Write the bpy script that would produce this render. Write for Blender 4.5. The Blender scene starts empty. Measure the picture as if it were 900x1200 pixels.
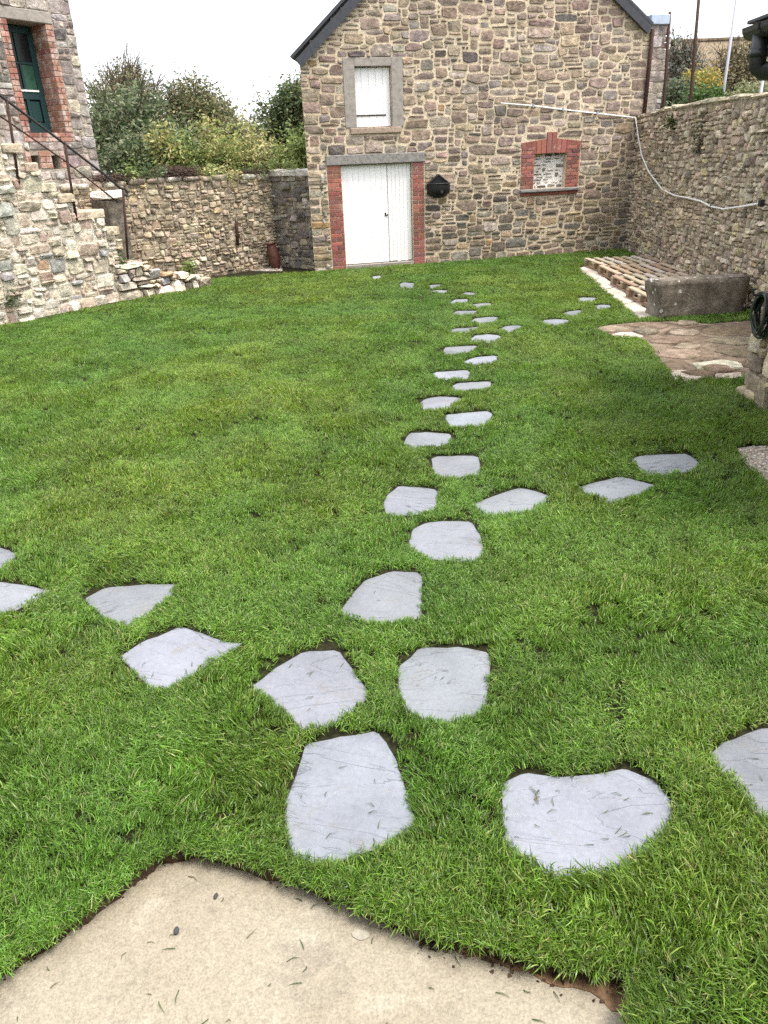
import bpy, bmesh, math, random
import numpy as np
from mathutils import Matrix, Vector

# ------------------------------------------------------------------ camera, sky, sun, exposure
S = bpy.context.scene
COL = S.collection
F, CAM_H = 867.0, 2.0                 # focal length in photo pixels (900 x 1200), eye height
def _cam_basis(vx=525.0, yh=185.0):
    d = np.array([vx - 450, -(F * F / (600 - yh)), -F]); u = -d / np.linalg.norm(d)
    f = np.array([0, 0, -1.0]); y = f - u * (f @ u); y /= np.linalg.norm(y)
    return np.array([np.cross(y, u), y, u])
RB = _cam_basis()
EYE = np.array([0, 0, CAM_H])
cam = bpy.data.cameras.new('camera'); cam_o = bpy.data.objects.new('camera', cam); COL.objects.link(cam_o)
cam.sensor_fit = 'VERTICAL'; cam.sensor_height = 36; cam.sensor_width = 27; cam.lens = F / 1200 * 36
cam.clip_start = 0.05; cam.clip_end = 600
cam_o.matrix_world = Matrix(((*RB[0], 0), (*RB[1], 0), (*RB[2], CAM_H), (0, 0, 0, 1)))
S.camera = cam_o

SUN_EL, SUN_AZ = math.radians(66), math.radians(122)   # azimuth clockwise from +Y: high, on the right
world = bpy.data.worlds.new('World'); S.world = world; world.use_nodes = True
wn, wl = world.node_tree.nodes, world.node_tree.links
wn.clear()
sky = wn.new('ShaderNodeTexSky'); sky.sky_type = 'NISHITA'; sky.sun_disc = False
sky.sun_elevation = SUN_EL; sky.sun_rotation = SUN_AZ; sky.air_density = 1.0; sky.dust_density = 6.0; sky.ozone_density = 1.0
bg_sky = wn.new('ShaderNodeBackground'); bg_sky.inputs[1].default_value = 0.06
bg_cloud = wn.new('ShaderNodeBackground'); bg_cloud.inputs[0].default_value = (0.97, 0.985, 1.0, 1); bg_cloud.inputs[1].default_value = 0.62
add = wn.new('ShaderNodeAddShader'); wo = wn.new('ShaderNodeOutputWorld')
wl.new(sky.outputs[0], bg_sky.inputs[0]); wl.new(bg_sky.outputs[0], add.inputs[0]); wl.new(bg_cloud.outputs[0], add.inputs[1]); wl.new(add.outputs[0], wo.inputs[0])

sun = bpy.data.lights.new('sun', 'SUN'); sun.energy = 1.5; sun.angle = math.radians(16); sun.color = (1.0, 0.96, 0.9)
sun_o = bpy.data.objects.new('sun', sun); COL.objects.link(sun_o)
_to_sun = Vector((math.sin(SUN_AZ) * math.cos(SUN_EL), math.cos(SUN_AZ) * math.cos(SUN_EL), math.sin(SUN_EL)))
sun_o.rotation_euler = _to_sun.to_track_quat('Z', 'Y').to_euler(); sun_o.location = (6, -8, 14)
S.view_settings.view_transform = 'Standard'; S.view_settings.look = 'None'
S.view_settings.exposure = 1.45; S.view_settings.gamma = 1.0; S.view_settings.use_curve_mapping = False
S.cycles.max_bounces = 6; S.cycles.transparent_max_bounces = 8
S.cycles.use_denoising = False

# ------------------------------------------------------------------ geometry of the place
rnd = random.Random(7); rng = np.random.default_rng(7)
def ray(px, py):
    v = RB @ np.array([px - 450, -(py - 600), -F]); return v / np.linalg.norm(v)
def gp(px, py, z=0.0):
    r = ray(px, py); return EYE + r * ((z - CAM_H) / r[2])
def at(px, py, Y):
    r = ray(px, py); return EYE + r * (Y / r[1])
def project(P):
    P = np.asarray(P, float); c = (P - EYE) @ RB
    return 450 + F * c[..., 0] / -c[..., 2], 600 - F * c[..., 1] / -c[..., 2]

class Frame:
    """a vertical wall plane: u runs right as seen from the yard, v up, n out of the face towards the yard"""
    def __init__(s, A, B):
        s.O = np.array([A[0], A[1], 0.0]); d = np.array([B[0] - A[0], B[1] - A[1], 0.0]); s.L = np.linalg.norm(d)
        s.U = d / s.L; s.N = np.cross(s.U, [0, 0, 1.0]); s.rz = math.atan2(s.U[1], s.U[0])
    def uv(s, px, py, n=0.0):
        r = ray(px, py); P0 = s.O + s.N * n; t = ((P0 - EYE) @ s.N) / (r @ s.N); P = EYE + r * t
        return float((P - s.O) @ s.U), float(P[2])
    def w(s, u, v, n=0.0):
        return s.O + s.U * u + s.N * n + np.array([0, 0, v])
    def shifted(s, n):
        return Frame(s.O + s.N * n, s.O + s.U * s.L + s.N * n)

def link(o, parent=None):
    COL.objects.link(o)
    if parent is not None: o.parent = parent
    return o
def tag(o, label=None, cat=None, group=None, kind=None):
    if label: o['label'] = label
    if cat: o['category'] = cat
    if group: o['group'] = group
    if kind or cat: o['kind'] = kind or 'thing'
    return o
def thing(name, label, cat, loc=(0, 0, 0), rz=0.0, group=None):
    o = bpy.data.objects.new(name, None); o.empty_display_size = 0.2
    o.location = loc; o.rotation_euler = (0, 0, rz)
    return tag(link(o), label, cat, group)

class MB:
    def __init__(s): s.v, s.f, s.t = [], [], []
    def add(s, verts, faces, tint=(1, 1, 1)):
        b = len(s.v); s.v += [tuple(map(float, p)) for p in verts]; s.f += [tuple(b + i for i in f) for f in faces]
        s.t += [tuple(tint)] * len(verts); return s
    def box(s, x0, x1, y0, y1, z0, z1, bev=0.0, tint=(1, 1, 1), jit=0.0, r=None):
        r = r or rnd
        if bev <= 0:
            V = [(x, y, z) for z in (z0, z1) for y in (y0, y1) for x in (x0, x1)]
            Fc = [(0, 2, 3, 1), (4, 5, 7, 6), (0, 1, 5, 4), (2, 6, 7, 3), (0, 4, 6, 2), (1, 3, 7, 5)]
        else:
            bm = bmesh.new(); bmesh.ops.create_cube(bm, size=1)
            for q in bm.verts: q.co = Vector(((x0 + x1) / 2 + q.co.x * (x1 - x0), (y0 + y1) / 2 + q.co.y * (y1 - y0), (z0 + z1) / 2 + q.co.z * (z1 - z0)))
            bmesh.ops.bevel(bm, geom=bm.edges[:], offset=bev, segments=1, affect='EDGES', profile=0.5)
            bm.verts.index_update(); V = [tuple(q.co) for q in bm.verts]; Fc = [tuple(q.index for q in f.verts) for f in bm.faces]; bm.free()
        if jit: V = [tuple(c + r.uniform(-jit, jit) for c in p) for p in V]
        return s.add(V, Fc, tint)
    def prism(s, poly, z0, z1, tint=(1, 1, 1)):
        n = len(poly); V = [(p[0], p[1], z0) for p in poly] + [(p[0], p[1], z1) for p in poly]
        Fc = [tuple(range(n, 2 * n)), tuple(range(n - 1, -1, -1))] + [(i, (i + 1) % n, n + (i + 1) % n, n + i) for i in range(n)]
        return s.add(V, Fc, tint)
    def tube(s, pts, rad, seg=8, tint=(1, 1, 1), caps=True):
        pts = [Vector(p) for p in pts]; n = len(pts); rads = rad if hasattr(rad, '__len__') else [rad] * n
        V, Fc = [], []; ref = None
        for i, p in enumerate(pts):
            d = (pts[min(i + 1, n - 1)] - pts[max(i - 1, 0)]).normalized()
            if ref is None: ref = d.orthogonal().normalized()
            ref = (ref - d * ref.dot(d)); ref = ref.normalized() if ref.length > 1e-6 else d.orthogonal().normalized()
            q = d.cross(ref)
            for k in range(seg):
                a = 2 * math.pi * k / seg; V.append(p + (ref * math.cos(a) + q * math.sin(a)) * rads[i])
        for i in range(n - 1):
            for k in range(seg): Fc.append((i * seg + k, i * seg + (k + 1) % seg, (i + 1) * seg + (k + 1) % seg, (i + 1) * seg + k))
        if caps: Fc += [tuple(range(seg - 1, -1, -1)), tuple(range((n - 1) * seg, n * seg))]
        return s.add(V, Fc, tint)
    def lathe(s, prof, seg=16, tint=(1, 1, 1)):
        V, Fc = [], []
        for (r, z) in prof:
            for k in range(seg): a = 2 * math.pi * k / seg; V.append((r * math.cos(a), r * math.sin(a), z))
        for i in range(len(prof) - 1):
            for k in range(seg): Fc.append((i * seg + k, i * seg + (k + 1) % seg, (i + 1) * seg + (k + 1) % seg, (i + 1) * seg + k))
        Fc += [tuple(range(seg - 1, -1, -1)), tuple(range((len(prof) - 1) * seg, len(prof) * seg))]
        return s.add(V, Fc, tint)
    def mesh(s, name, m, smooth=False):
        me = bpy.data.meshes.new(name); me.from_pydata(s.v, [], s.f)
        a = me.color_attributes.new('tint', 'FLOAT_COLOR', 'POINT')
        a.data.foreach_set('color', np.array([(*t, 1.0) for t in s.t], 'f').ravel())
        if smooth: me.polygons.foreach_set('use_smooth', [True] * len(me.polygons))
        if m: me.materials.append(m)
        return me
    def build(s, name, m, parent=None, loc=(0, 0, 0), smooth=False, rot=(0, 0, 0)):
        o = bpy.data.objects.new(name, s.mesh(name, m, smooth)); o.location = loc; o.rotation_euler = rot
        return link(o, parent)

def np_mesh(name, V, quads, tint, m, smooth=False):
    """big mesh from numpy: V (n,3), quads (k,4), tint (n,3)"""
    me = bpy.data.meshes.new(name); nv, nf = len(V), len(quads); w = quads.shape[1]
    me.vertices.add(nv); me.vertices.foreach_set('co', V.astype('f').ravel())
    me.loops.add(nf * w); me.loops.foreach_set('vertex_index', quads.astype('i').ravel())
    me.polygons.add(nf); me.polygons.foreach_set('loop_start', np.arange(nf, dtype='i') * w)
    me.polygons.foreach_set('loop_total', np.full(nf, w, 'i')) if False else None
    me.update(calc_edges=True)
    a = me.color_attributes.new('tint', 'FLOAT_COLOR', 'POINT')
    a.data.foreach_set('color', np.concatenate([tint, np.ones((nv, 1))], 1).astype('f').ravel())
    if smooth: me.polygons.foreach_set('use_smooth', np.ones(nf, bool))
    if m: me.materials.append(m)
    return me

# ------------------------------------------------------------------ materials
class NT:
    def __init__(s, name):
        s.m = bpy.data.materials.new(name); s.m.use_nodes = True; s.n = s.m.node_tree.nodes; s.l = s.m.node_tree.links
        s.b = s.n['Principled BSDF']
    def node(s, t, **k):
        q = s.n.new(t)
        for a, b in k.items(): setattr(q, a, b)
        return q
    def co(s, kind='Object', scale=(1, 1, 1)):
        t = s.node('ShaderNodeTexCoord'); mp = s.node('ShaderNodeMapping'); mp.inputs['Scale'].default_value = scale
        s.l.new(t.outputs[kind], mp.inputs[0]); return mp.outputs[0]
    def world_co(s, scale=(1, 1, 1)):
        g = s.node('ShaderNodeNewGeometry'); mp = s.node('ShaderNodeMapping'); mp.inputs['Scale'].default_value = scale
        s.l.new(g.outputs['Position'], mp.inputs[0]); return mp.outputs[0]
    def noise(s, co, scale, detail=5, rough=0.6, dist=0.0):
        q = s.node('ShaderNodeTexNoise'); q.inputs['Scale'].default_value = scale; q.inputs['Detail'].default_value = detail
        q.inputs['Roughness'].default_value = rough; q.inputs['Distortion'].default_value = dist; s.l.new(co, q.inputs['Vector']); return q.outputs['Fac']
    def vor(s, co, scale, feature='F1', out='Distance'):
        q = s.node('ShaderNodeTexVoronoi', feature=feature); q.inputs['Scale'].default_value = scale; s.l.new(co, q.inputs['Vector']); return q.outputs[out]
    def ramp(s, fac, stops):
        q = s.node('ShaderNodeValToRGB'); e = q.color_ramp.elements
        while len(e) < len(stops): e.new(0.5)
        for el, (p, c) in zip(e, stops):
            el.position = p; el.color = (*c, 1) if hasattr(c, '__len__') else (c, c, c, 1)
        s.l.new(fac, q.inputs[0]); return q.outputs[0]
    def mix(s, a, b, fac, blend='MIX'):
        q = s.node('ShaderNodeMix', data_type='RGBA', blend_type=blend)
        for sock, v in ((q.inputs['Factor'], fac), (q.inputs['A'], a), (q.inputs['B'], b)):
            if hasattr(v, 'is_output'): s.l.new(v, sock)
            elif hasattr(v, '__len__'): sock.default_value = (*v, 1)
            else: sock.default_value = v
        return q.outputs['Result']
    def attr(s, name, typ='GEOMETRY', out='Color'):
        q = s.node('ShaderNodeAttribute', attribute_name=name, attribute_type=typ); return q.outputs[out]
    def math(s, op, a, b):
        q = s.node('ShaderNodeMath', operation=op)
        for i, v in enumerate((a, b)):
            if hasattr(v, 'is_output'): s.l.new(v, q.inputs[i])
            else: q.inputs[i].default_value = v
        return q.outputs[0]
    def out(s, col, rough=0.85, bump=None, dist=0.01, strength=0.6, spec=0.3, metal=0.0):
        for sock, v in ((s.b.inputs['Base Color'], col), (s.b.inputs['Roughness'], rough)):
            if hasattr(v, 'is_output'): s.l.new(v, sock)
            elif hasattr(v, '__len__'): sock.default_value = (*v, 1)
            else: sock.default_value = v
        s.b.inputs['Specular IOR Level'].default_value = spec; s.b.inputs['Metallic'].default_value = metal
        if bump is not None:
            q = s.node('ShaderNodeBump'); q.inputs['Strength'].default_value = strength; q.inputs['Distance'].default_value = dist
            s.l.new(bump, q.inputs['Height']); s.l.new(q.outputs[0], s.b.inputs['Normal'])
        return s.m

def stone_mat(name, lichen=(0.62, 0.6, 0.52), lich=0.62, moss=0.0, spot=9.0):
    t = NT(name); c = t.world_co()
    tint = t.attr('tint')
    n1 = t.noise(c, 9, 6, 0.65); n2 = t.noise(c, 42, 5, 0.7)
    col = t.mix(tint, t.ramp(n1, [(0.27, 0.35), (0.5, 0.95), (0.73, 1.7)]), 0.85, 'MULTIPLY')
    col = t.mix(col, t.ramp(n2, [(0.3, 0.55), (0.55, 1.0), (0.8, 1.4)]), 0.7, 'MULTIPLY')
    lf = t.ramp(t.noise(c, spot, 8, 0.75, 0.6), [(lich, 0.0), (lich + 0.07, 0.75)])
    col = t.mix(col, lichen, lf)
    if moss > 0:
        mf = t.ramp(t.noise(c, 2.3, 7, 0.7), [(0.62 - 0.2 * moss, 0.0), (0.74 - 0.2 * moss, 0.75)])
        col = t.mix(col, (0.075, 0.085, 0.025), mf)
    h = t.math('ADD', t.noise(c, 24, 7, 0.7), t.math('MULTIPLY', t.noise(c, 7, 4, 0.6), 1.5))
    return t.out(col, 0.92, h, 0.03, 0.75, 0.15)
def mortar_mat(name, c0, c1, dark=(0.1, 0.085, 0.06), dk=0.3, bump=0.03, moss=0.0):
    t = NT(name); c = t.world_co()
    n1 = t.noise(c, 1.7, 6, 0.65); n2 = t.noise(c, 30, 6, 0.7)
    col = t.mix(c0, c1, t.ramp(n1, [(0.35, 0.0), (0.65, 1.0)]))
    col = t.mix(col, dark, t.ramp(t.noise(c, 13, 6, 0.75, 0.5), [(dk, 0.85), (dk + 0.14, 0.0)]))
    col = t.mix(col, t.ramp(n2, [(0.3, 0.6), (0.55, 1.0), (0.8, 1.3)]), 0.8, 'MULTIPLY')
    if moss > 0: col = t.mix(col, (0.07, 0.08, 0.03), t.ramp(t.noise(c, 2.1, 7, 0.7), [(0.66 - 0.2 * moss, 0.0), (0.8 - 0.2 * moss, 0.7)]))
    h = t.math('ADD', t.noise(c, 20, 8, 0.75), t.math('MULTIPLY', n2, 0.5))
    return t.out(col, 0.95, h, bump, 0.9, 0.1)

def simple(name, col, rough=0.6, spec=0.3, metal=0.0, var=0.25, scale=20, bump=0.0, stretch=(1, 1, 1), tinted=False):
    t = NT(name); c = t.co('Object', stretch); n = t.noise(c, scale, 6, 0.65)
    base = t.mix(t.attr('tint'), col, 1.0, 'MULTIPLY') if tinted else col
    k = t.mix(base, t.ramp(n, [(0.25, 1 - var * 1.6), (0.5, 1.0), (0.75, 1 + var)]), 1.0, 'MULTIPLY')
    return t.out(k, rough, n if bump else None, bump or 0.01, 0.6, spec, metal)

M = {}
M['stone'] = stone_mat('barn_stone', lich=0.66)
M['stone_pale'] = stone_mat('stair_stone', (0.72, 0.69, 0.6), 0.6, 0.0)
M['stone_house'] = stone_mat('house_stone', (0.68, 0.66, 0.62), 0.6)
M['stone_moss'] = stone_mat('old_wall_stone', (0.56, 0.51, 0.41), 0.63, 0.12)
M['stone_mud'] = stone_mat('muddy_stone', (0.4, 0.34, 0.28), 0.66, 0.3, 4.0)
M['stone_lich'] = stone_mat('lichened_stone', (0.55, 0.5, 0.2), 0.56, 0.2)
M['mortar'] = mortar_mat('barn_mortar', (0.68, 0.58, 0.43), (0.55, 0.45, 0.31), dk=0.24)
M['mortar_pale'] = mortar_mat('lime_mortar', (0.8, 0.74, 0.62), (0.68, 0.61, 0.49), dk=0.36, bump=0.05)
M['mortar_house'] = mortar_mat('house_mortar', (0.42, 0.37, 0.31), (0.32, 0.27, 0.22), dk=0.3)
M['mortar_old'] = mortar_mat('old_wall_mortar', (0.52, 0.44, 0.33), (0.42, 0.35, 0.26), dk=0.37, bump=0.06, moss=0.3)
M['mortar_garden'] = mortar_mat('garden_wall_mortar', (0.58, 0.49, 0.36), (0.47, 0.39, 0.27), dk=0.38, bump=0.06, moss=0.2)
M['mortar_white'] = mortar_mat('white_mortar', (0.85, 0.83, 0.78), (0.75, 0.72, 0.66), dk=0.2)
def brick_mat(name, pale):
    t = NT(name); c = t.world_co(); n = t.noise(c, 30, 6, 0.7)
    col = t.mix(t.attr('tint'), t.ramp(n, [(0.25, 0.6), (0.5, 1.0), (0.8, 1.35)]), 0.9, 'MULTIPLY')
    col = t.mix(col, (0.55, 0.48, 0.42), t.ramp(t.noise(c, 6, 7, 0.75), [(pale, 0.0), (pale + 0.12, 0.65)]))
    return t.out(col, 0.9, n, 0.006, 0.6, 0.15)
M['brick'] = brick_mat('red_brick', 0.6); M['brick_worn'] = brick_mat('limewashed_brick', 0.47)
def paint_mat(name, col, dirt=(0.25, 0.22, 0.18), worn=0.68, base_z=0.25):
    t = NT(name); c = t.co('Object'); cs = t.co('Object', (9, 9, 0.6))
    n = t.noise(cs, 3.5, 6, 0.7)
    k = t.mix(col, (col[0] * 0.86, col[1] * 0.85, col[2] * 0.82), t.ramp(n, [(0.4, 0.0), (0.7, 1.0)]))
    k = t.mix(k, dirt, t.ramp(t.noise(t.co('Object', (6, 6, 1.6)), 5, 8, 0.8), [(worn, 0.0), (worn + 0.05, 0.8)]))
    return t.out(k, 0.55, n, 0.003, 0.4, 0.35)
M['white_paint'] = paint_mat('white_paint', (0.86, 0.86, 0.85), worn=0.73)
M['white_paint_worn'] = paint_mat('worn_white_paint', (0.84, 0.83, 0.82), (0.16, 0.13, 0.11), 0.64)
M['green_paint'] = paint_mat('green_paint', (0.008, 0.038, 0.038), (0.03, 0.05, 0.05), 0.75)
M['concrete_trim'] = simple('grey_render', (0.27, 0.245, 0.215), 0.92, 0.15, var=0.22, scale=14, bump=0.01)
M['lintel'] = simple('lintel_stone', (0.21, 0.2, 0.185), 0.9, 0.15, var=0.35, scale=18, bump=0.012)
M['sill'] = simple('sill_stone', (0.3, 0.23, 0.18), 0.9, 0.15, var=0.3, scale=18, bump=0.012)
M['iron'] = simple('dark_iron', (0.022, 0.02, 0.02), 0.6, 0.4, var=0.4, scale=40, bump=0.003)
M['rust'] = simple('rusty_iron', (0.05, 0.026, 0.02), 0.8, 0.2, var=0.5, scale=30, bump=0.004)
M['galv'] = simple('galvanised_steel', (0.3, 0.3, 0.34), 0.5, 0.5, var=0.12, scale=20)
M['zinc'] = simple('zinc_sheet', (0.36, 0.43, 0.52), 0.4, 0.5, var=0.15, scale=6)
M['black_plastic'] = simple('black_plastic', (0.018, 0.019, 0.021), 0.42, 0.45, var=0.2, scale=25)
M['black_cast'] = simple('black_cast_iron', (0.008, 0.008, 0.009), 0.5, 0.4, var=0.3, scale=30)
M['white_plastic'] = simple('white_plastic', (0.72, 0.71, 0.68), 0.5, 0.4, var=0.12, scale=15)
M['hose'] = simple('dark_hose', (0.02, 0.03, 0.024), 0.4, 0.45, var=0.3, scale=30)
M['glass'] = simple('dark_glass', (0.010, 0.013, 0.013), 0.25, 0.25, var=0.3, scale=5)
M['glass_green'] = simple('green_curtained_glass', (0.03, 0.085, 0.055), 0.3, 0.25, var=0.3, scale=6)
M['slate_roof'] = simple('roof_slate', (0.035, 0.037, 0.045), 0.55, 0.4, var=0.3, scale=12, bump=0.005)
M['terracotta'] = simple('rusty_terracotta', (0.085, 0.03, 0.02), 0.6, 0.4, var=0.45, scale=11, bump=0.004)
M['pallet'] = simple('pallet_wood', (1, 1, 1), 0.85, 0.2, var=0.28, scale=6, bump=0.004, stretch=(9, 0.9, 9), tinted=True)
M['bark'] = simple('bark', (0.085, 0.068, 0.05), 0.95, 0.1, var=0.4, scale=14, bump=0.01, tinted=False)
M['soil'] = simple('dark_soil', (0.075, 0.05, 0.033), 0.95, 0.1, var=0.6, scale=18, bump=0.03)
M['turf_soil'] = simple('turf_base', (0.022, 0.022, 0.010), 0.95, 0.1, var=0.6, scale=30, bump=0.02)
M['roof_tile'] = simple('far_roof_tile', (0.21, 0.165, 0.115), 0.9, 0.1, var=0.35, scale=4, bump=0.02, stretch=(1, 1, 0.25))
M['far_wall'] = simple('far_wall_render', (0.4, 0.37, 0.32), 0.9, 0.1, var=0.2, scale=3)

def leaf_mat(name, trans=0.35, rough=0.5):
    t = NT(name); col = t.attr('tint'); t.l.new(col, t.b.inputs['Base Color']); t.b.inputs['Roughness'].default_value = rough; t.b.inputs['Specular IOR Level'].default_value = 0.35
    tr = t.node('ShaderNodeBsdfTranslucent'); t.l.new(col, tr.inputs[0]); mx = t.node('ShaderNodeMixShader'); mx.inputs[0].default_value = trans
    o = t.n['Material Output']; t.l.new(t.b.outputs[0], mx.inputs[1]); t.l.new(tr.outputs[0], mx.inputs[2]); t.l.new(mx.outputs[0], o.inputs[0]); return t.m
M['leaf'] = leaf_mat('leaf')
def grass_mat():
    t = NT('grass_blade'); own = t.attr('tint'); inst = t.attr('gt', 'INSTANCER')
    col = t.mix(own, inst, 1.0, 'MULTIPLY'); t.l.new(col, t.b.inputs['Base Color'])
    t.b.inputs['Roughness'].default_value = 0.4; t.b.inputs['Specular IOR Level'].default_value = 0.45
    tr = t.node('ShaderNodeBsdfTranslucent'); t.l.new(t.mix(col, (1.15, 1.1, 0.6), 1.0, 'MULTIPLY'), tr.inputs[0]); mx = t.node('ShaderNodeMixShader'); mx.inputs[0].default_value = 0.25
    o = t.n['Material Output']; t.l.new(t.b.outputs[0], mx.inputs[1]); t.l.new(tr.outputs[0], mx.inputs[2]); t.l.new(mx.outputs[0], o.inputs[0]); return t.m
M['grass'] = grass_mat()
def slab_mat():
    t = NT('blue_grey_slate'); oi = t.node('ShaderNodeObjectInfo'); sh_ = t.node('ShaderNodeVectorMath', operation='ADD')
    t.l.new(t.node('ShaderNodeTexCoord').outputs['Object'], sh_.inputs[0]); t.l.new(t.math('MULTIPLY', oi.outputs['Random'], 37.0), sh_.inputs[1]); c = sh_.outputs[0]
    mp_ = t.node('ShaderNodeMapping'); mp_.inputs['Scale'].default_value = (0.9, 3.4, 1); t.l.new(c, mp_.inputs[0]); w = mp_.outputs[0]
    tint = t.attr('tint')
    n1 = t.noise(c, 3.5, 6, 0.6); n2 = t.noise(c, 60, 4, 0.6); n3 = t.noise(w, 1.1, 6, 0.55, 0.9)
    col = t.mix(tint, t.ramp(n1, [(0.28, 0.78), (0.5, 1.0), (0.72, 1.14)]), 1.0, 'MULTIPLY')
    col = t.mix(col, (0.17, 0.15, 0.115), t.ramp(t.noise(t.world_co(), 5.5, 7, 0.7), [(0.56, 0.0), (0.74, 0.6)]))
    col = t.mix(col, t.ramp(n2, [(0.3, 0.9), (0.7, 1.08)]), 1.0, 'MULTIPLY')
    crack = t.ramp(n3, [(0.485, 1.0), (0.496, 0.6), (0.5, 0.55), (0.504, 1.0)])
    msk = t.ramp(t.noise(c, 2.2, 3, 0.5), [(0.52, 0.0), (0.6, 1.0)])
    col = t.mix(col, t.mix(col, crack, 1.0, 'MULTIPLY'), msk)
    step = t.ramp(n3, [(0.30, 0.0), (0.40, 0.25), (0.415, 0.45), (0.49, 0.5), (0.50, 0.75), (0.62, 0.8), (0.63, 1.0)])
    h = t.math('ADD', step, t.math('MULTIPLY', t.noise(c, 28, 6, 0.7), 0.28))
    return t.out(col, t.ramp(n1, [(0.3, 0.42), (0.7, 0.6)]), h, 0.014, 0.9, 0.4)
M['slab'] = slab_mat()
def terrace_mat():
    t = NT('sandy_concrete'); c = t.world_co()
    n1 = t.noise(c, 1.6, 6, 0.6); n2 = t.noise(c, 9, 7, 0.7); n3 = t.noise(c, 130, 3, 0.6); n4 = t.noise(c, 45, 4, 0.7)
    col = t.mix((0.32, 0.288, 0.225), (0.27, 0.235, 0.175), t.ramp(n1, [(0.35, 0.0), (0.65, 1.0)]))
    col = t.mix(col, (0.19, 0.168, 0.132), t.ramp(t.noise(c, 4.0, 9, 0.75, 0.6), [(0.5, 0.0), (0.7, 0.85)]))
    col = t.mix(col, (0.43, 0.4, 0.33), t.ramp(t.noise(c, 5.5, 6, 0.7), [(0.56, 0.0), (0.72, 0.55)]))
    col = t.mix(col, t.ramp(n3, [(0.3, 0.74), (0.5, 1.0), (0.7, 1.2)]), 0.9, 'MULTIPLY')
    col = t.mix(col, t.ramp(n4, [(0.25, 0.78), (0.5, 1.0), (0.75, 1.12)]), 0.9, 'MULTIPLY')
    vs = t.vor(c, 26); col = t.mix(col, (0.2, 0.19, 0.18), t.ramp(t.math('ADD', vs, t.math('MULTIPLY', n2, 0.5)), [(0.255, 0.55), (0.29, 0.0)]))
    h = t.math('ADD', n4, t.math('MULTIPLY', n3, 0.6))
    return t.out(col, 0.9, h, 0.004, 0.7, 0.2)
M['terrace'] = terrace_mat()
def dirt_mat(name, c0, c1, c2):
    t = NT(name); c = t.world_co((1, 0.8, 1)); n1 = t.noise(c, 2.6, 9, 0.72, 1.0); n2 = t.noise(c, 40, 5, 0.7)
    col = t.ramp(n1, [(0.36, c0), (0.5, c1), (0.68, c2)])
    col = t.mix(col, t.ramp(n2, [(0.3, 0.6), (0.55, 1.0), (0.8, 1.3)]), 0.9, 'MULTIPLY')
    return t.out(col, 0.92, t.math('ADD', n1, t.math('MULTIPLY', n2, 0.3)), 0.03, 0.8, 0.2)
M['dirt'] = dirt_mat('muddy_soil', (0.045, 0.033, 0.02), (0.175, 0.13, 0.092), (0.3, 0.24, 0.18))
M['gravel_bed'] = dirt_mat('gravel_bed', (0.2, 0.17, 0.13), (0.33, 0.29, 0.23), (0.42, 0.38, 0.31))
M['flag'] = dirt_mat('pale_flagstone', (0.34, 0.29, 0.24), (0.5, 0.44, 0.37), (0.6, 0.54, 0.47))

# ------------------------------------------------------------------ masonry
def jit_col(c, r, v=0.18, h=0.05):
    k = 1 + r.uniform(-v, v); return tuple(max(0.004, x * k * (1 + r.uniform(-h, h))) for x in c)
def pick(pal, r):
    t = r.random() * sum(w for w, _ in pal)
    for w, c in pal:
        t -= w
        if t <= 0: return c
    return pal[-1][1]
PAL_BARN = [(5, (0.255, 0.195, 0.158)), (4, (0.295, 0.23, 0.175)), (2, (0.235, 0.2, 0.175)), (0.5, (0.14, 0.118, 0.105)), (3, (0.335, 0.265, 0.19)), (0.12, (0.33, 0.22, 0.12)), (1.6, (0.36, 0.305, 0.245))]
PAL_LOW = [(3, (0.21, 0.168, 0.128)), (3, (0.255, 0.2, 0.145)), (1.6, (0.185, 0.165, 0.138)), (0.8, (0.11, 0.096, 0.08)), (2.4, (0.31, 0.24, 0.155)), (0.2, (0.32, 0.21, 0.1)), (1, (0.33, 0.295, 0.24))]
PAL_PALE = [(5, (0.6, 0.52, 0.41)), (3, (0.52, 0.44, 0.345)), (1.6, (0.43, 0.34, 0.27)), (0.5, (0.37, 0.35, 0.33)), (0.25, (0.42, 0.28, 0.18)), (2, (0.68, 0.62, 0.52))]
PAL_HOUSE = [(4, (0.33, 0.28, 0.25)), (3, (0.40, 0.36, 0.33)), (2, (0.26, 0.22, 0.2)), (1, (0.45, 0.39, 0.32)), (0.7, (0.17, 0.15, 0.14))]
PAL_OLD = [(3, (0.46, 0.375, 0.28)), (3, (0.54, 0.45, 0.34)), (2, (0.38, 0.315, 0.24)), (1.5, (0.6, 0.51, 0.39)), (0.7, (0.26, 0.215, 0.165)), (0.5, (0.58, 0.49, 0.3))]
PAL_GARDEN = [(3, (0.45, 0.375, 0.275)), (3, (0.4, 0.325, 0.235)), (2, (0.33, 0.275, 0.2)), (2, (0.52, 0.44, 0.335)), (0.8, (0.25, 0.205, 0.155)), (0.6, (0.5, 0.41, 0.25))]
PAL_DARK = [(3, (0.221, 0.195, 0.169)), (3, (0.299, 0.26, 0.215)), (2, (0.156, 0.137, 0.124)), (1, (0.468, 0.429, 0.377)), (1, (0.377, 0.312, 0.221))]

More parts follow.
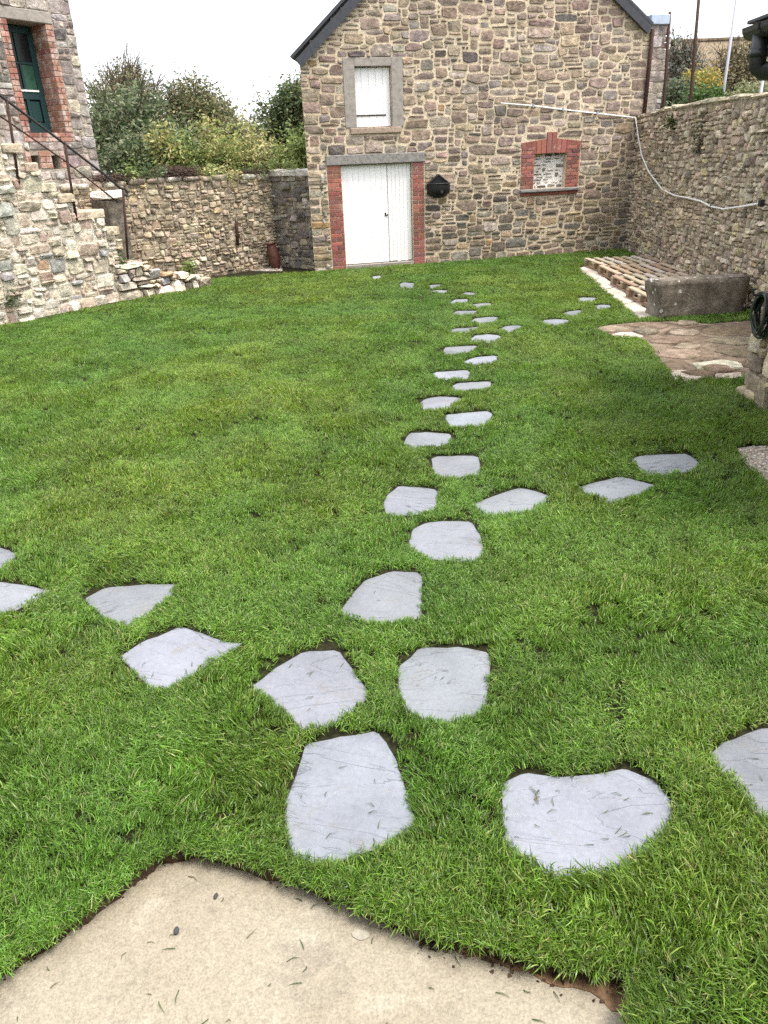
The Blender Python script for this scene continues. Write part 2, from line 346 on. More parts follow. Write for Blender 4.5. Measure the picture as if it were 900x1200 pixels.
def pack(W, Hh, cell, ok, r, sizes):
    nx, ny = int(round(W / cell)), int(round(Hh / cell)); free = np.zeros((ny, nx), bool)
    for j in range(ny):
        for i in range(nx): free[j, i] = ok((i + 0.5) * cell, (j + 0.5) * cell)
    out = []
    for j in range(ny):
        i = 0
        while i < nx:
            if not free[j, i]: i += 1; continue
            w, h = sizes(r, j * cell)
            k = 0
            while k < w and i + k < nx and free[j, i + k]: k += 1
            w = k; hh = 1
            if w == 1: h = 1
            elif w == 2: h = min(h, 2)
            while hh < h and j + hh < ny and free[j + hh, i:i + w].all(): hh += 1
            free[j:j + hh, i:i + w] = False
            out.append((i * cell, j * cell, w * cell, hh * cell)); i += w
    return out

def stone_shape(w, h, d, r, gap, n=10, rough=1.0, round_=None):
    """an angular piece of rubble: a quadrilateral with shifted corners, knocked-off arrises and a slightly faceted face"""
    a, b = max(0.02, w / 2 - gap * r.uniform(0.3, 0.9)), max(0.015, h / 2 - gap * r.uniform(0.3, 0.9))
    j = 0.2 * rough; q = []
    cs = [(-1, -1), (1, -1), (1, 1), (-1, 1)]; drop = r.randrange(4) if r.random() < 0.18 * rough and min(w, h) > 0.07 else -1
    for i, (sx, sz) in enumerate(cs):
        x = sx * a * (1 - r.random() ** 1.6 * j * 1.1) + r.uniform(-.05, .05) * a; z = sz * b * (1 - r.random() ** 1.6 * j * 1.4) + r.uniform(-.06, .06) * b
        if i == drop:
            nx_, nz_ = cs[(i + 1) % 4], cs[(i - 1) % 4]
            k1, k2 = r.uniform(0.35, 0.8), r.uniform(0.35, 0.8)
            q += [(x + (nz_[0] * a - x) * k1 * 0.6, z + (nz_[1] * b - z) * k1 * 0.6), (x + (nx_[0] * a - x) * k2 * 0.6, z + (nx_[1] * b - z) * k2 * 0.6)]
        else: q.append((x, z))
    ring = []
    for p0, p1 in zip(q, q[1:] + q[:1]):
        c1, c2 = r.uniform(0.1, 0.24), r.uniform(0.76, 0.9); bx, bz = r.uniform(-.03, .05) * rough, r.uniform(-.03, .05) * rough
        ring.append((p0[0] + (p1[0] - p0[0]) * c1, p0[1] + (p1[1] - p0[1]) * c1))
        if r.random() < 0.35: ring.append(((p0[0] + p1[0]) / 2 * (1 + bx), (p0[1] + p1[1]) / 2 * (1 + bz)))
        ring.append((p0[0] + (p1[0] - p0[0]) * c2, p0[1] + (p1[1] - p0[1]) * c2))
    n = len(ring); cx, cz = r.uniform(-.3, .3) * a, r.uniform(-.3, .3) * b; tl, tv = r.uniform(-0.45, 0.45) * d, r.uniform(-0.45, 0.45) * d
    V = [(x * 1.01, 0.03, z * 1.01) for x, z in ring] + [(x, -d * r.uniform(0.4, 0.75), z) for x, z in ring]
    e = min(0.014, 0.22 * min(a, b))
    V += [(x * (1 - e / max(a, 0.02)), -(d + tl * x / a + tv * z / b + r.uniform(-.1, .1) * d), z * (1 - e / max(b, 0.02))) for x, z in ring]
    V.append((cx, -(d + r.uniform(-0.15, 0.35) * d + r.uniform(0, 0.006)), cz))
    Fc = []
    for g_ in (0, 1):
        for k in range(n): Fc.append((g_ * n + k, g_ * n + (k + 1) % n, (g_ + 1) * n + (k + 1) % n, (g_ + 1) * n + k))
    for k in range(n): Fc.append((2 * n + k, 2 * n + (k + 1) % n, 3 * n))
    return V, Fc

def clip_poly(P, nx, nz, c):
    """keep the part of convex polygon P where nx*x + nz*z <= c"""
    out = []
    for a, b in zip(P, P[1:] + P[:1]):
        da, db = nx * a[0] + nz * a[1] - c, nx * b[0] + nz * b[1] - c
        if da <= 0: out.append(a)
        if (da < 0 < db) or (db < 0 < da): t = da / (da - db); out.append((a[0] + (b[0] - a[0]) * t, a[1] + (b[1] - a[1]) * t))
    return out
def rubble(poly, d, r, rough=1.0):
    """a mesh for one stone whose outline is the convex polygon poly (about its own centre)"""
    w = max(p[0] for p in poly) - min(p[0] for p in poly); h = max(p[1] for p in poly) - min(p[1] for p in poly); ring = []; k = len(poly)
    for i in range(k):
        p0, p1, p2 = poly[i - 1], poly[i], poly[(i + 1) % k]; c = r.uniform(0.06, 0.2)
        l1, l2 = math.dist(p0, p1), math.dist(p1, p2)
        if min(l1, l2) < 0.03 or r.random() < 0.3: ring.append((p1[0] * (1 - 0.06 * rough * r.random()), p1[1] * (1 - 0.06 * rough * r.random())))
        else: ring += [(p1[0] + (p0[0] - p1[0]) * c, p1[1] + (p0[1] - p1[1]) * c), (p1[0] + (p2[0] - p1[0]) * c * 0.8, p1[1] + (p2[1] - p1[1]) * c * 0.8)]
    ring = [(x * (1 + r.uniform(-.045, .02) * rough), z * (1 + r.uniform(-.06, .02) * rough)) for x, z in ring]
    n = len(ring); a, b = w / 2, h / 2; cx, cz = r.uniform(-.25, .25) * a, r.uniform(-.25, .25) * b; tl, tv = r.uniform(-0.5, 0.5) * d, r.uniform(-0.5, 0.5) * d
    e = min(0.012, 0.2 * min(a, b))
    V = [(x * 1.01, 0.03, z * 1.01) for x, z in ring] + [(x, -d * r.uniform(0.3, 0.7), z) for x, z in ring]
    V += [(x * (1 - e / a), -(d + tl * x / a + tv * z / b + r.uniform(-.15, .15) * d), z * (1 - e / b)) for x, z in ring]
    V.append((cx, -(d + r.uniform(-0.15, 0.4) * d + r.uniform(0, 0.006)), cz))
    Fc = []
    for g_ in (0, 1):
        for k in range(n): Fc.append((g_ * n + k, g_ * n + (k + 1) % n, (g_ + 1) * n + (k + 1) % n, (g_ + 1) * n + k))
    for k in range(n): Fc.append((2 * n + k, 2 * n + (k + 1) % n, 3 * n))
    return V, Fc
def masonry(parent, fr, rects, pal, m, r, gap=0.012, depth=(0.012, 0.035), limit=300, warp=0.03, n=10, rough=1.0, u0=0.0, v0=0.0, base_n=0.0, name='stone', soft=False, avoid=()):
    """stones of a wall face, each a mesh of its own; parent shares fr's axes. The packed rectangles seed interlocking cells."""
    K = len(rects); seeds = np.array([(u + w / 2 + u0 + r.uniform(-.13, .13) * w, v + h / 2 + v0 + r.uniform(-.13, .13) * h) for u, v, w, h in rects]); wh = np.array([(w, h) for _, _, w, h in rects])
    ph = [r.uniform(0, 6.28) for _ in range(4)]
    seeds[:, 1] += warp * 0.8 * (np.sin(1.7 * seeds[:, 0] + ph[0]) + 0.5 * np.sin(4.3 * seeds[:, 0] + ph[1])) * np.clip(seeds[:, 1] / 0.3, 0, 1)
    items = []
    for i in range(K):
        c = seeds[i]; w, h = wh[i]; gs = 1 + 0.45 * math.sin(1.9 * c[0] + ph[2]) * math.sin(2.7 * c[1] + ph[3]) + r.uniform(-.25, .35); P = [(-w * .72, -h * .72), (w * .72, -h * .72), (w * .72, h * .72), (-w * .72, h * .72)]
        near = np.where((np.abs(seeds[:, 0] - c[0]) < (w + wh[:, 0]) * 0.85) & (np.abs(seeds[:, 1] - c[1]) < (h + wh[:, 1]) * 0.85))[0]
        for q in near:
            if q == i: continue
            d = seeds[q] - c; gx, gz = abs(d[0]) / (w + wh[q, 0]), abs(d[1]) / (h + wh[q, 1])
            # the joint lies between the two stones, turned towards the side on which they touch
            nx, nz = (d[0] / (w + wh[q, 0]) * gx, d[1] / (h + wh[q, 1]) * gz); L = math.hypot(nx, nz)
            if L < 1e-9: continue
            nx, nz = nx / L * (1 / 1), nz / L; ext = abs(nx) * w + abs(nz) * h; exq = abs(nx) * wh[q, 0] + abs(nz) * wh[q, 1]
            t = (d[0] * nx + d[1] * nz) * ext / (ext + exq) - gap * gs / 2
            P = clip_poly(P, nx, nz, t)
            if len(P) < 3: break
        for (a, b, e, f) in avoid:
            if len(P) < 3: break
            side_ = [(a - c[0], (1, 0), a - c[0]), (c[0] - b, (-1, 0), c[0] - b), (e - c[1], (0, 1), e - c[1]), (c[1] - f, (0, -1), c[1] - f)]
            best = max(side_, key=lambda z: z[0]); P = clip_poly(P, best[1][0], best[1][1], max(best[2], 0.005) - 0.004)
        if len(P) < 3: continue
        ar = 0.5 * abs(sum(p[0] * q[1] - q[0] * p[1] for p, q in zip(P, P[1:] + P[:1])))
        if ar < 0.0009: continue
        mx, mz = np.mean([p[0] for p in P]), np.mean([p[1] for p in P]); P = [(p[0] - mx, p[1] - mz) for p in P]
        P = [p for k, p in enumerate(P) if math.dist(p, P[k - 1]) > 0.012]
        if len(P) < 3: continue
        cu, cv = c[0] + mx, c[1] + mz; W3 = fr.w(cu, cv); x, y = project(W3); dist = np.linalg.norm(W3 - EYE)
        items.append((ar / dist ** 2 * (1.0 if (-40 < x < 940 and -40 < y < 1240) else 0.02), cu, cv, P))
    items.sort(key=lambda q: -q[0]); rest = MB()
    for i, (_, cu, cv, P) in enumerate(items):
        V, Fc = rubble(P, r.uniform(*depth), r, rough)
        p = pal(cu, cv, r) if callable(pal) else pick(pal, r); tint = jit_col(p, r)
        if i < limit: MB().add(V, Fc, tint).build(name, m, parent, (cu, -base_n, cv), smooth=soft)
        else: rest.add([(x + cu, y - base_n, z + cv) for x, y, z in V], Fc, tint)
    if rest.v:
        o = rest.build('small_rubble', m, parent, smooth=soft); o['kind'] = 'stuff'
    return items

def face_with_holes(mb, u0, u1, top, holes, cuts=(), n=0.0, reveal=0.2, v0=-0.15):
    """a wall face (local x, y=-n, z) between u0 and u1, under top(u), with rectangular holes that get reveals"""
    us = sorted(set([u0, u1] + [h[0] for h in holes] + [h[1] for h in holes] + list(cuts))); us = [u for u in us if u0 <= u <= u1]
    for a, b in zip(us[:-1], us[1:]):
        if b - a < 1e-5: continue
        hs = sorted([h for h in holes if h[0] <= a + 1e-6 and h[1] >= b - 1e-6], key=lambda h: h[2]); lo = v0
        for h in hs:
            if h[2] > lo: mb.add([(a, -n, lo), (b, -n, lo), (b, -n, h[2]), (a, -n, h[2])], [(0, 1, 2, 3)])
            lo = h[3]
        mb.add([(a, -n, lo), (b, -n, lo), (b, -n, top(b)), (a, -n, top(a))], [(0, 1, 2, 3)])
    for (a, b, c, d) in holes:
        y0, y1 = -n, -n + reveal
        mb.add([(a, y0, c), (b, y0, c), (b, y0, d), (a, y0, d), (a, y1, c), (b, y1, c), (b, y1, d), (a, y1, d)],
               [(0, 3, 7, 4), (1, 5, 6, 2), (3, 2, 6, 7), (0, 4, 5, 1), (4, 7, 6, 5)])
    return mb

def bricks(parent, rects, r, proud=0.012, depth=0.06, base=(0.26, 0.105, 0.084), gap=0.005, bn=0.0, m='brick'):
    for (u, v, w, h) in rects:
        c = jit_col(base, r, 0.28, 0.12)
        if r.random() < 0.12: c = (c[0] * 0.7, c[1] * 0.8, c[2] * 0.9)
        p = proud + r.uniform(-0.004, 0.004)
        MB().box(-w / 2 + gap, w / 2 - gap, -p, depth, -h / 2 + gap, h / 2 - gap, 0.004, c).build('brick', M[m], parent, (u + w / 2, -bn, v + h / 2))
def courses(u0, u1, v0, v1, ch, bl, r):
    out = []; n = max(1, round((v1 - v0) / ch)); ch = (v1 - v0) / n
    for j in range(n):
        W = u1 - u0
        if W <= bl * 1.15:
            cut = [u0, u1] if j % 2 == 0 else [u0, u0 + W * 0.5, u1]
        else:
            x = u0 + (bl if j % 2 == 0 else bl * 0.5); cut = [u0]
            while x < u1 - 0.05: cut.append(x); x += bl
            cut.append(u1)
        for a, b in zip(cut[:-1], cut[1:]): out.append((a, v0 + j * ch, b - a, ch))
    return out
#@@NEXT
# ------------------------------------------------------------------ ground, terrace, lawn bed, patches
def struct(name, mb, m): return tag(mb.build(name, m), kind='structure')
def G2(pts, z=0.0): return [tuple(gp(x, y, z)[:2]) for x, y in pts]
struct('ground', MB().add([(-150, -60, -0.12), (150, -60, -0.12), (150, 240, -0.12), (-150, 240, -0.12)], [(0, 1, 2, 3)]), M['turf_soil'])

TERR_Z = -0.06
TERR = [(-60, 1178), (0, 1134), (50, 1101), (100, 1066), (150, 1028), (185, 1001), (207, 994), (240, 995), (290, 1008), (345, 1025), (400, 1047), (440, 1066), (490, 1086), (520, 1092),
        (580, 1106), (640, 1123), (700, 1133), (748, 1140), (748, 1180), (746, 1225), (744, 1290)]
terr2 = G2(TERR, -0.01)
_ext0 = (terr2[0][0] - 1.2, terr2[0][1] - 0.75); _ext1 = (terr2[-1][0] - 0.05, terr2[-1][1] - 1.2)
terrace_outline = [_ext0] + terr2 + [_ext1]
tz = MB().prism([(-6, -2.5), (4, -2.5), (4, 2.35), (-6, 2.35)], -0.115, TERR_Z)
struct('terrace', tz, M['terrace'])

def dense(poly, step, r, j=0.012):
    out = []
    for (a, b) in zip(poly[:-1], poly[1:]):
        L = math.dist(a, b); k = max(1, int(L / step))
        for i in range(k):
            t = i / k; out.append((a[0] + (b[0] - a[0]) * t + r.uniform(-j, j), a[1] + (b[1] - a[1]) * t + r.uniform(-j, j)))
    out.append(poly[-1]); return out
cut = dense(terrace_outline, 0.035, rnd, 0.009)
outline = cut + [(8, -2.5), (8, 21), (-9, 21), (-9, cut[0][1])]
lm = MB(); n = len(outline)
lm.add([(x, y, 0.0) for x, y in outline] + [(x + rnd.uniform(-.01, .01), y + rnd.uniform(-.01, .01), -0.1) for x, y in outline],
       [tuple(range(n))[::-1]] + [(i, (i + 1) % n, n + (i + 1) % n, n + i) for i in range(n)])
lawn_bed = struct('lawn_bed', lm, M['turf_soil']); lawn_bed.data.materials.append(M['soil'])
for p in lawn_bed.data.polygons:
    if abs(p.normal.z) < 0.7: p.material_index = 1

# crumbled soil along the cut turf edge
sm = MB()
for i in range(260):
    t = rnd.random(); k = rnd.randrange(len(terr2) - 1)
    if rnd.random() < 0.6: k = rnd.randrange(12, 18)
    a, b = terr2[k], terr2[k + 1]; x, y = a[0] + (b[0] - a[0]) * t, a[1] + (b[1] - a[1]) * t
    s_ = rnd.uniform(0.002, 0.008) * (1.2 if k > 11 else 0.8); off = abs(rnd.gauss(0, 0.022 if k > 11 else 0.01))
    x += rnd.uniform(-.5, .5) * off - (0.3 * off); y -= off
    V = []
    for _ in range(8): v = Vector((rnd.gauss(0, 1), rnd.gauss(0, 1), rnd.gauss(0, 1))).normalized(); V.append((x + v.x * s_, y + v.y * s_, TERR_Z + s_ * 0.5 + v.z * s_ * 0.7))
    bm = bmesh.new(); [bm.verts.new(v) for v in V]; bmesh.ops.convex_hull(bm, input=bm.verts); bm.verts.index_update()
    sm.add([tuple(v.co) for v in bm.verts], [tuple(v.index for v in f.verts) for f in bm.faces]); bm.free()
tag(sm.build('soil_crumbs', M['soil']), 'crumbs of dark soil fallen along the cut turf edge', 'soil', kind='stuff')
# thin smear of earth on the slab below the turf edge
sme = [(500, 1093), (560, 1106), (640, 1128), (700, 1140), (744, 1148), (738, 1185), (715, 1182), (690, 1162), (640, 1152), (590, 1130), (545, 1122), (515, 1106)]
struct('earth_smear', MB().prism([(x + rnd.uniform(-.006, .006), y + rnd.uniform(-.006, .006)) for x, y in dense(G2(sme, TERR_Z), 0.03, rnd, 0.008)], TERR_Z - 0.01, TERR_Z + 0.004), simple('earth_smear', (0.20, 0.125, 0.075), 0.95, 0.1, var=0.5, scale=20, bump=0.01))

st_p = [gp(423 + 11 * math.cos(t) * rnd.uniform(.8, 1.15), 1096 + 6 * math.sin(t) * rnd.uniform(.8, 1.15), TERR_Z)[:2] for t in [6.2832 * i / 16 for i in range(16)]]
struct('lime_stain', MB().prism([tuple(p) for p in st_p][::-1], TERR_Z - 0.01, TERR_Z + 0.004), simple('lime_splash', (0.34, 0.315, 0.26), 0.9, 0.2, var=0.2, scale=60))
DIRT = [(697, 386), (715, 381), (745, 378), (790, 377), (830, 380), (880, 376), (930, 375), (930, 440), (880, 440), (868, 444), (835, 446), (806, 447), (788, 443), (778, 432), (768, 418), (757, 404), (745, 397), (718, 394)]
GRAV = [(858, 527), (880, 524), (960, 521), (1015, 612), (945, 605), (900, 570), (878, 549)]
STRIP = [(677, 314), (690, 311), (745, 352), (775, 372), (748, 374), (733, 360), (712, 343), (695, 328)]
CORNER = [(283, 317), (292, 311), (330, 309), (330, 318), (312, 318)]
dirt_p, grav_p, strip_p, corner_p = G2(DIRT), G2(GRAV), G2(STRIP), G2(CORNER)
struct('bare_earth', MB().prism(dense(dirt_p + [dirt_p[0]], 0.1, rnd, 0.02)[:-1], -0.05, 0.006), M['dirt'])
struct('gravel_path', MB().prism(grav_p, -0.05, 0.006), M['gravel_bed'])
struct('gravel_corner', MB().prism(corner_p, -0.05, 0.006), M['gravel_bed'])

def inside(P, poly):
    P = np.asarray(P); x, y = P[:, 0], P[:, 1]; r = np.zeros(len(P), bool); q = np.asarray(poly); k = len(q)
    for i in range(k):
        a, b = q[i], q[(i + 1) % k]
        c = (a[1] > y) != (b[1] > y); xi = (b[0] - a[0]) * (y - a[1]) / ((b[1] - a[1]) or 1e-9) + a[0]; r ^= c & (x < xi)
    return r
def edge_dist(P, poly):
    P = np.asarray(P)[:, :2]; q = np.asarray(poly); d = np.full(len(P), 1e9); k = len(q)
    for i in range(k):
        a, b = q[i], q[(i + 1) % k]; ab = b - a; t = np.clip(((P - a) @ ab) / max(ab @ ab, 1e-9), 0, 1)
        d = np.minimum(d, np.linalg.norm(P - (a + t[:, None] * ab), axis=1))
    return d

# gravel: loose pebbles on the two gravel patches
def pebbles(name, poly, cnt, size, label, pal, z=0.006):
    q = np.array(poly); lo, hi = q.min(0), q.max(0); mb = MB(); k = 0
    while k < cnt:
        p = (rnd.uniform(lo[0], hi[0]), rnd.uniform(lo[1], hi[1]))
        if not inside([p], poly)[0]: continue
        k += 1; s_ = rnd.uniform(*size); a = rnd.uniform(0, 6.28); c = jit_col(pick(pal, rnd), rnd, 0.25)
        V = []
        for zz, sc in ((-0.3, 0.8), (0.35, 1.0), (0.8, 0.55)):
            for i in range(5):
                t = a + i * 1.2566 + rnd.uniform(-.25, .25); V.append((p[0] + math.cos(t) * s_ * sc, p[1] + math.sin(t) * s_ * sc * 0.75, z + zz * s_ * 0.7))
        Fc = [(q0 * 5 + i, q0 * 5 + (i + 1) % 5, q0 * 5 + 5 + (i + 1) % 5, q0 * 5 + 5 + i) for q0 in (0, 1) for i in range(5)] + [(10, 11, 12, 13, 14)]
        mb.add(V, Fc, c)
    return tag(mb.build(name, M['stone_tint']), label, 'gravel', kind='stuff')
M['stone_tint'] = simple('pebble', (1, 1, 1), 0.85, 0.2, var=0.2, scale=40, tinted=True)
PAL_GR = [(3, (0.42, 0.36, 0.29)), (2, (0.3, 0.25, 0.2)), (2, (0.5, 0.46, 0.4)), (1, (0.2, 0.18, 0.16))]
pebbles('gravel', grav_p, 1500, (0.006, 0.015), 'loose beige gravel beside the lichened wall', PAL_GR)
pebbles('gravel', corner_p, 350, (0.012, 0.03), 'pale gravel in the back corner of the garden walls', PAL_GR)

# ------------------------------------------------------------------ stepping slabs set in the lawn
SLABS = [
 ([(0,642),(8,645),(18,650),(10,656),(0,661),(-25,657),(-22,643)], 'slate stepping slab cut by the left picture edge, the farther of two there'),
 ([(0,682),(33,687),(63,693),(37,702),(0,717),(-32,716),(-42,697),(-20,683)], 'pointed slate stepping slab cut by the left picture edge, the nearer of two there'),
 ([(100,702),(123,689),(167,686),(208,685),(197,700),(187,708),(153,726),(137,725),(117,715)], 'half-moon slate stepping slab, third from the left edge of the side path'),
 ([(142,770),(167,753),(213,735),(240,745),(263,753),(283,754),(247,773),(223,787),(197,804),(182,803),(167,790)], 'kite-shaped slate stepping slab with a pointed right tip, left of the cracked slab'),
 ([(297,806),(319,787),(358,764.5),(395.5,763),(411.5,787),(431,812),(415,828),(383,844),(356,848),(333,828),(315,817)], 'slate stepping slab with a diagonal crack line, where the side path joins'),
 ([(399,714),(415,696),(429,680),(458,670),(492.6,672),(492.6,710),(490,719),(458,725),(422,721)], 'slate stepping slab with a slanted left side and a straight right side'),
 ([(468,783),(493,759.5),(543,759.5),(571.5,765.5),(573,781.5),(568,820.7),(554,834),(522,840),(493,835.6),(475.6,822),(468,799)], 'squarish slate stepping slab with rounded lower corners beside the cracked slab'),
 ([(360,873.5),(391,866),(442,858),(458.5,885),(474.7,930),(486,962.4),(468,975),(404,998),(346,1004),(336,956),(338,936.7),(349,907.7)], 'tall four-sided slate slab nearest the terrace'),
 ([(589,920.6),(616,907.7),(655,912),(694,909.6),(732,902.5),(764.7,914),(782.7,936.7),(784,956),(771,978.6),(739,1004),(706.7,1015),(668,1019),(636,1014),(603.6,994.7),(594,975)], 'big rounded slate slab with grass clippings, right of the tall slab'),
 ([(829,888),(855,869),(900,853),(945,850),(965,900),(940,958),(905,958),(881,940),(855,911)], 'large slate slab cut by the right picture edge'),
 ([(479,637.6),(485,620.5),(501,613),(523,610.7),(551,612),(562,628),(565,642.5),(560,652),(530.5,651),(499,648.6)], 'dome-shaped slate stepping slab just below the fork in the path'),
 ([(450,590),(454.7,580),(468,570),(489,571),(512,574),(511,593.6),(502,597),(477,598.5),(454.7,598.5)], 'slate stepping slab at the fork, left of the arrow-shaped slab'),
 ([(555,590),(584,580),(609,572),(631,576.5),(645,582.6),(626,593.6),(611,597),(584,599.7),(562,596)], 'arrow-shaped slate slab starting the branch to the right'),
 ([(506.5,535),(560,534),(562,552),(547.6,554.5),(523,556.4),(508.5,553)], 'neat rectangular slate stepping slab, first above the fork'),
 ([(680,572),(694.7,566.7),(726.7,559),(748,564),(768,569),(750.7,577),(732,582.7),(717,586),(700,581)], 'diamond-shaped slate slab, second on the branch to the right'),
 ([(741,537),(753,534),(801,532),(810.7,536),(819.5,542.7),(809,549),(774.7,552),(753,550.7)], 'last slate slab of the right branch, nearest the gravel'),
 ([(473,518),(480,508),(502,506.7),(528,509),(525.5,516.7),(513,520),(484,522.7)], 'slate stepping slab second above the fork, offset to the left'),
 ([(522,489),(524.4,486),(544.4,484),(569,482),(576,484),(575.5,492),(564,496.7),(529,498)], 'slate stepping slab third above the fork, on the right side'),
 ([(493,472),(498,468),(513,465),(533,465.5),(541,468),(529,474),(518,478),(498,478)], 'lens-shaped slate stepping slab, fourth above the fork'),
 ([(530,452),(538,449),(555.5,448),(574.4,447),(574.4,453),(560,455.5),(535.5,456)], 'slate stepping slab fifth above the fork, on the right side'),
 ([(507,438),(513,436),(546.7,433.8),(550,436.7),(548,441),(513,442)], 'slate stepping slab sixth above the fork, on the left side'),
 ([(543,423),(555.5,419),(581,416.7),(582,423),(560,425.5)], 'slate stepping slab seventh above the fork, on the right side'),
 ([(520.4,410),(523,407),(540,406),(558,405),(556.7,409),(544.4,412),(522,414.4)], 'slate stepping slab eighth above the fork, on the left side'),
 ([(550.7,396.7),(558,393),(573,392),(584,393),(588,395.5),(575.5,399),(555.5,398)], 'slate stepping slab ninth above the fork, below the far side branch'),
 ([(528,388),(531,385.5),(551,384),(560,383),(558,386.7),(538,388.4)], 'thin far slate slab left of the start of the far side branch'),
 ([(582,385.5),(593,382),(609,381.5),(612,383),(600,386)], 'far slate slab that starts the side branch towards the pallets'),
 ([(551,375.5),(558,373),(573,371.5),(583,372),(580,376),(564.4,377.3)], 'bright far slate slab just above the start of the far side branch'),
 ([(529,366.7),(535.5,364.4),(558,364),(555.5,367)], 'thin dark-rimmed far slate slab, eighth from the barn end of the path'),
 ([(552,357),(564,355.5),(575.5,355.5),(574.4,358),(560,359)], 'small far slate slab, rightmost in the upper stretch of the path'),
 ([(525.5,354),(533,351),(548,350.7),(546.7,353.3)], 'small far slate slab, sixth from the barn end of the path'),
 ([(540,344.4),(546.7,342.7),(558,343.3),(553,345.8)], 'small far slate slab, fifth from the barn end of the path'),
 ([(504,341),(513,340),(524.4,340.4),(522,342.2)], 'sliver of slate slab, fourth from the barn end of the path'),
 ([(502,334.4),(515.5,333.3),(516.7,335.5),(505,336)], 'sliver of slate slab, third from the barn end of the path'),
 ([(468,333),(473,331),(485.5,332),(484,335.5),(470,335.5)], 'greyish far slate slab, second from the barn door'),
 ([(436,324),(446,323),(446,325.5),(437,326)], 'tiny far slate slab right before the barn door'),
 ([(635,377.4),(638.7,375),(651,374),(666,375),(663.5,377.4),(651,379.5)], 'far slate slab on the side branch, second from the main path'),
 ([(659,367),(666.7,365),(681.4,363.4),(679,366.5),(670,368.6)], 'half-buried far slate slab on the side branch, third from the main path'),
 ([(677.5,350),(682,348.7),(699,349),(694.6,351.5),(680,351.8)], 'farthest slate slab on the side branch beside the pallets'),
 ([(696,358.5),(705.5,357),(715.6,358),(713,360),(702,360)], 'slate slab on the side branch nearest the pallets, half hidden by grass'),
]
SLAB_Z = 0.004
slab_polys = []
def chaikin(p, k=1):
    for _ in range(k):
        q = []
        for a, b in zip(p, p[1:] + p[:1]):
            q += [(a[0] * .88 + b[0] * .12, a[1] * .88 + b[1] * .12), (a[0] * .12 + b[0] * .88, a[1] * .12 + b[1] * .88)]
        p = q
    return p
def make_slab(px, label, r):
    z = SLAB_Z; P = [gp(x, y, z) for x, y in px]; cy = sum(y for _, y in px) / len(px)
    y0, y1 = min(y for _, y in px), max(y for _, y in px)
    out = []
    for p, (x, y) in zip(P, px):
        d = p[:2]; dist = np.linalg.norm(d); k = max(0.0, (y - cy) / max(0.5, y1 - cy)) if y1 > cy else 0
        out.append(tuple(d - d / dist * (0.026 * dist / CAM_H) * k))       # the grass in front hides the near edge
    c0 = np.mean(out, 0); out = [tuple(np.array(q) + (np.array(q) - c0) / np.linalg.norm(np.array(q) - c0) * 0.014) for q in out]
    poly = chaikin(out, 1)
    fine = []
    for a, b in zip(poly, poly[1:] + poly[:1]):
        L = math.dist(a, b); k = max(1, int(L / 0.05))
        for i in range(k):
            t = i / k; j = 0.0035; fine.append((a[0] + (b[0] - a[0]) * t + r.uniform(-j, j), a[1] + (b[1] - a[1]) * t + r.uniform(-j, j)))
    c = np.mean(fine, 0); n = len(fine)
    tint = jit_col((0.193, 0.206, 0.231), r, 0.15, 0.025)
    V = []
    for zz, sc, j in ((-0.03, 0.985, 0.002), (z - 0.007, 1.0, 0.003), (z, 0.975, 0.003)):
        for q in fine:
            d = np.array(q) - c; L = np.linalg.norm(d); s2 = sc if zz != z else max(0.9, 1 - 0.008 / L)
            V.append((d[0] * s2 + r.uniform(-j, j), d[1] * s2 + r.uniform(-j, j), zz + (r.uniform(-.0012, .0012) if zz == z else 0)))
    Fc = [(k0 * n + i, k0 * n + (i + 1) % n, (k0 + 1) * n + (i + 1) % n, (k0 + 1) * n + i) for k0 in (0, 1) for i in range(n)] + [tuple(range(2 * n, 3 * n))]
    area = 0.5 * sum(a[0] * b[1] - b[0] * a[1] for a, b in zip(fine, fine[1:] + fine[:1]))
    if area < 0: Fc = [f[::-1] for f in Fc]
    ang = r.uniform(-0.7, 0.7); ca, sa = math.cos(-ang), math.sin(-ang)
    V = [(x * ca - y * sa, x * sa + y * ca, zz) for x, y, zz in V]
    o = MB().add(V, Fc, tint).build('stepping_slab', M['slab'], None, (c[0], c[1], 0), rot=(0, 0, ang))
    tag(o, label, 'stepping slab', 'slate stepping slabs in the lawn')
    slab_polys.append(fine)
for px, lab in SLABS: make_slab(px, lab, random.Random(len(lab) * 13 + int(px[0][0])))

# flat pale stones on the bare earth and along the pallets
def flat_stone(px, label, cat, group, z0, z1, m, r, name='flagstone'):
    P = dense(G2(px, z1) + G2(px[:1], z1), 0.12, r, 0.012)[:-1]; c = np.mean(P, 0); n = len(P)
    V = [(p[0] - c[0], p[1] - c[1], z0) for p in P] + [(p[0] - c[0], p[1] - c[1], z1 - 0.01) for p in P] + [((p[0] - c[0]) * .96, (p[1] - c[1]) * .96, z1 + r.uniform(-.004, .004)) for p in P]
    Fc = [(k0 * n + i, k0 * n + (i + 1) % n, (k0 + 1) * n + (i + 1) % n, (k0 + 1) * n + i) for k0 in (0, 1) for i in range(n)] + [tuple(range(2 * n, 3 * n))]
    area = 0.5 * sum(a[0] * b[1] - b[0] * a[1] for a, b in zip(P, P[1:] + P[:1]))
    if area < 0: Fc = [f[::-1] for f in Fc]
    return tag(MB().add(V, Fc, jit_col((.5, .44, .37), r, .1)).build(name, m, None, (c[0], c[1], 0)), label, cat, group)
r_m = random.Random(91); bare = bpy.data.objects['bare_earth']; _pl = []
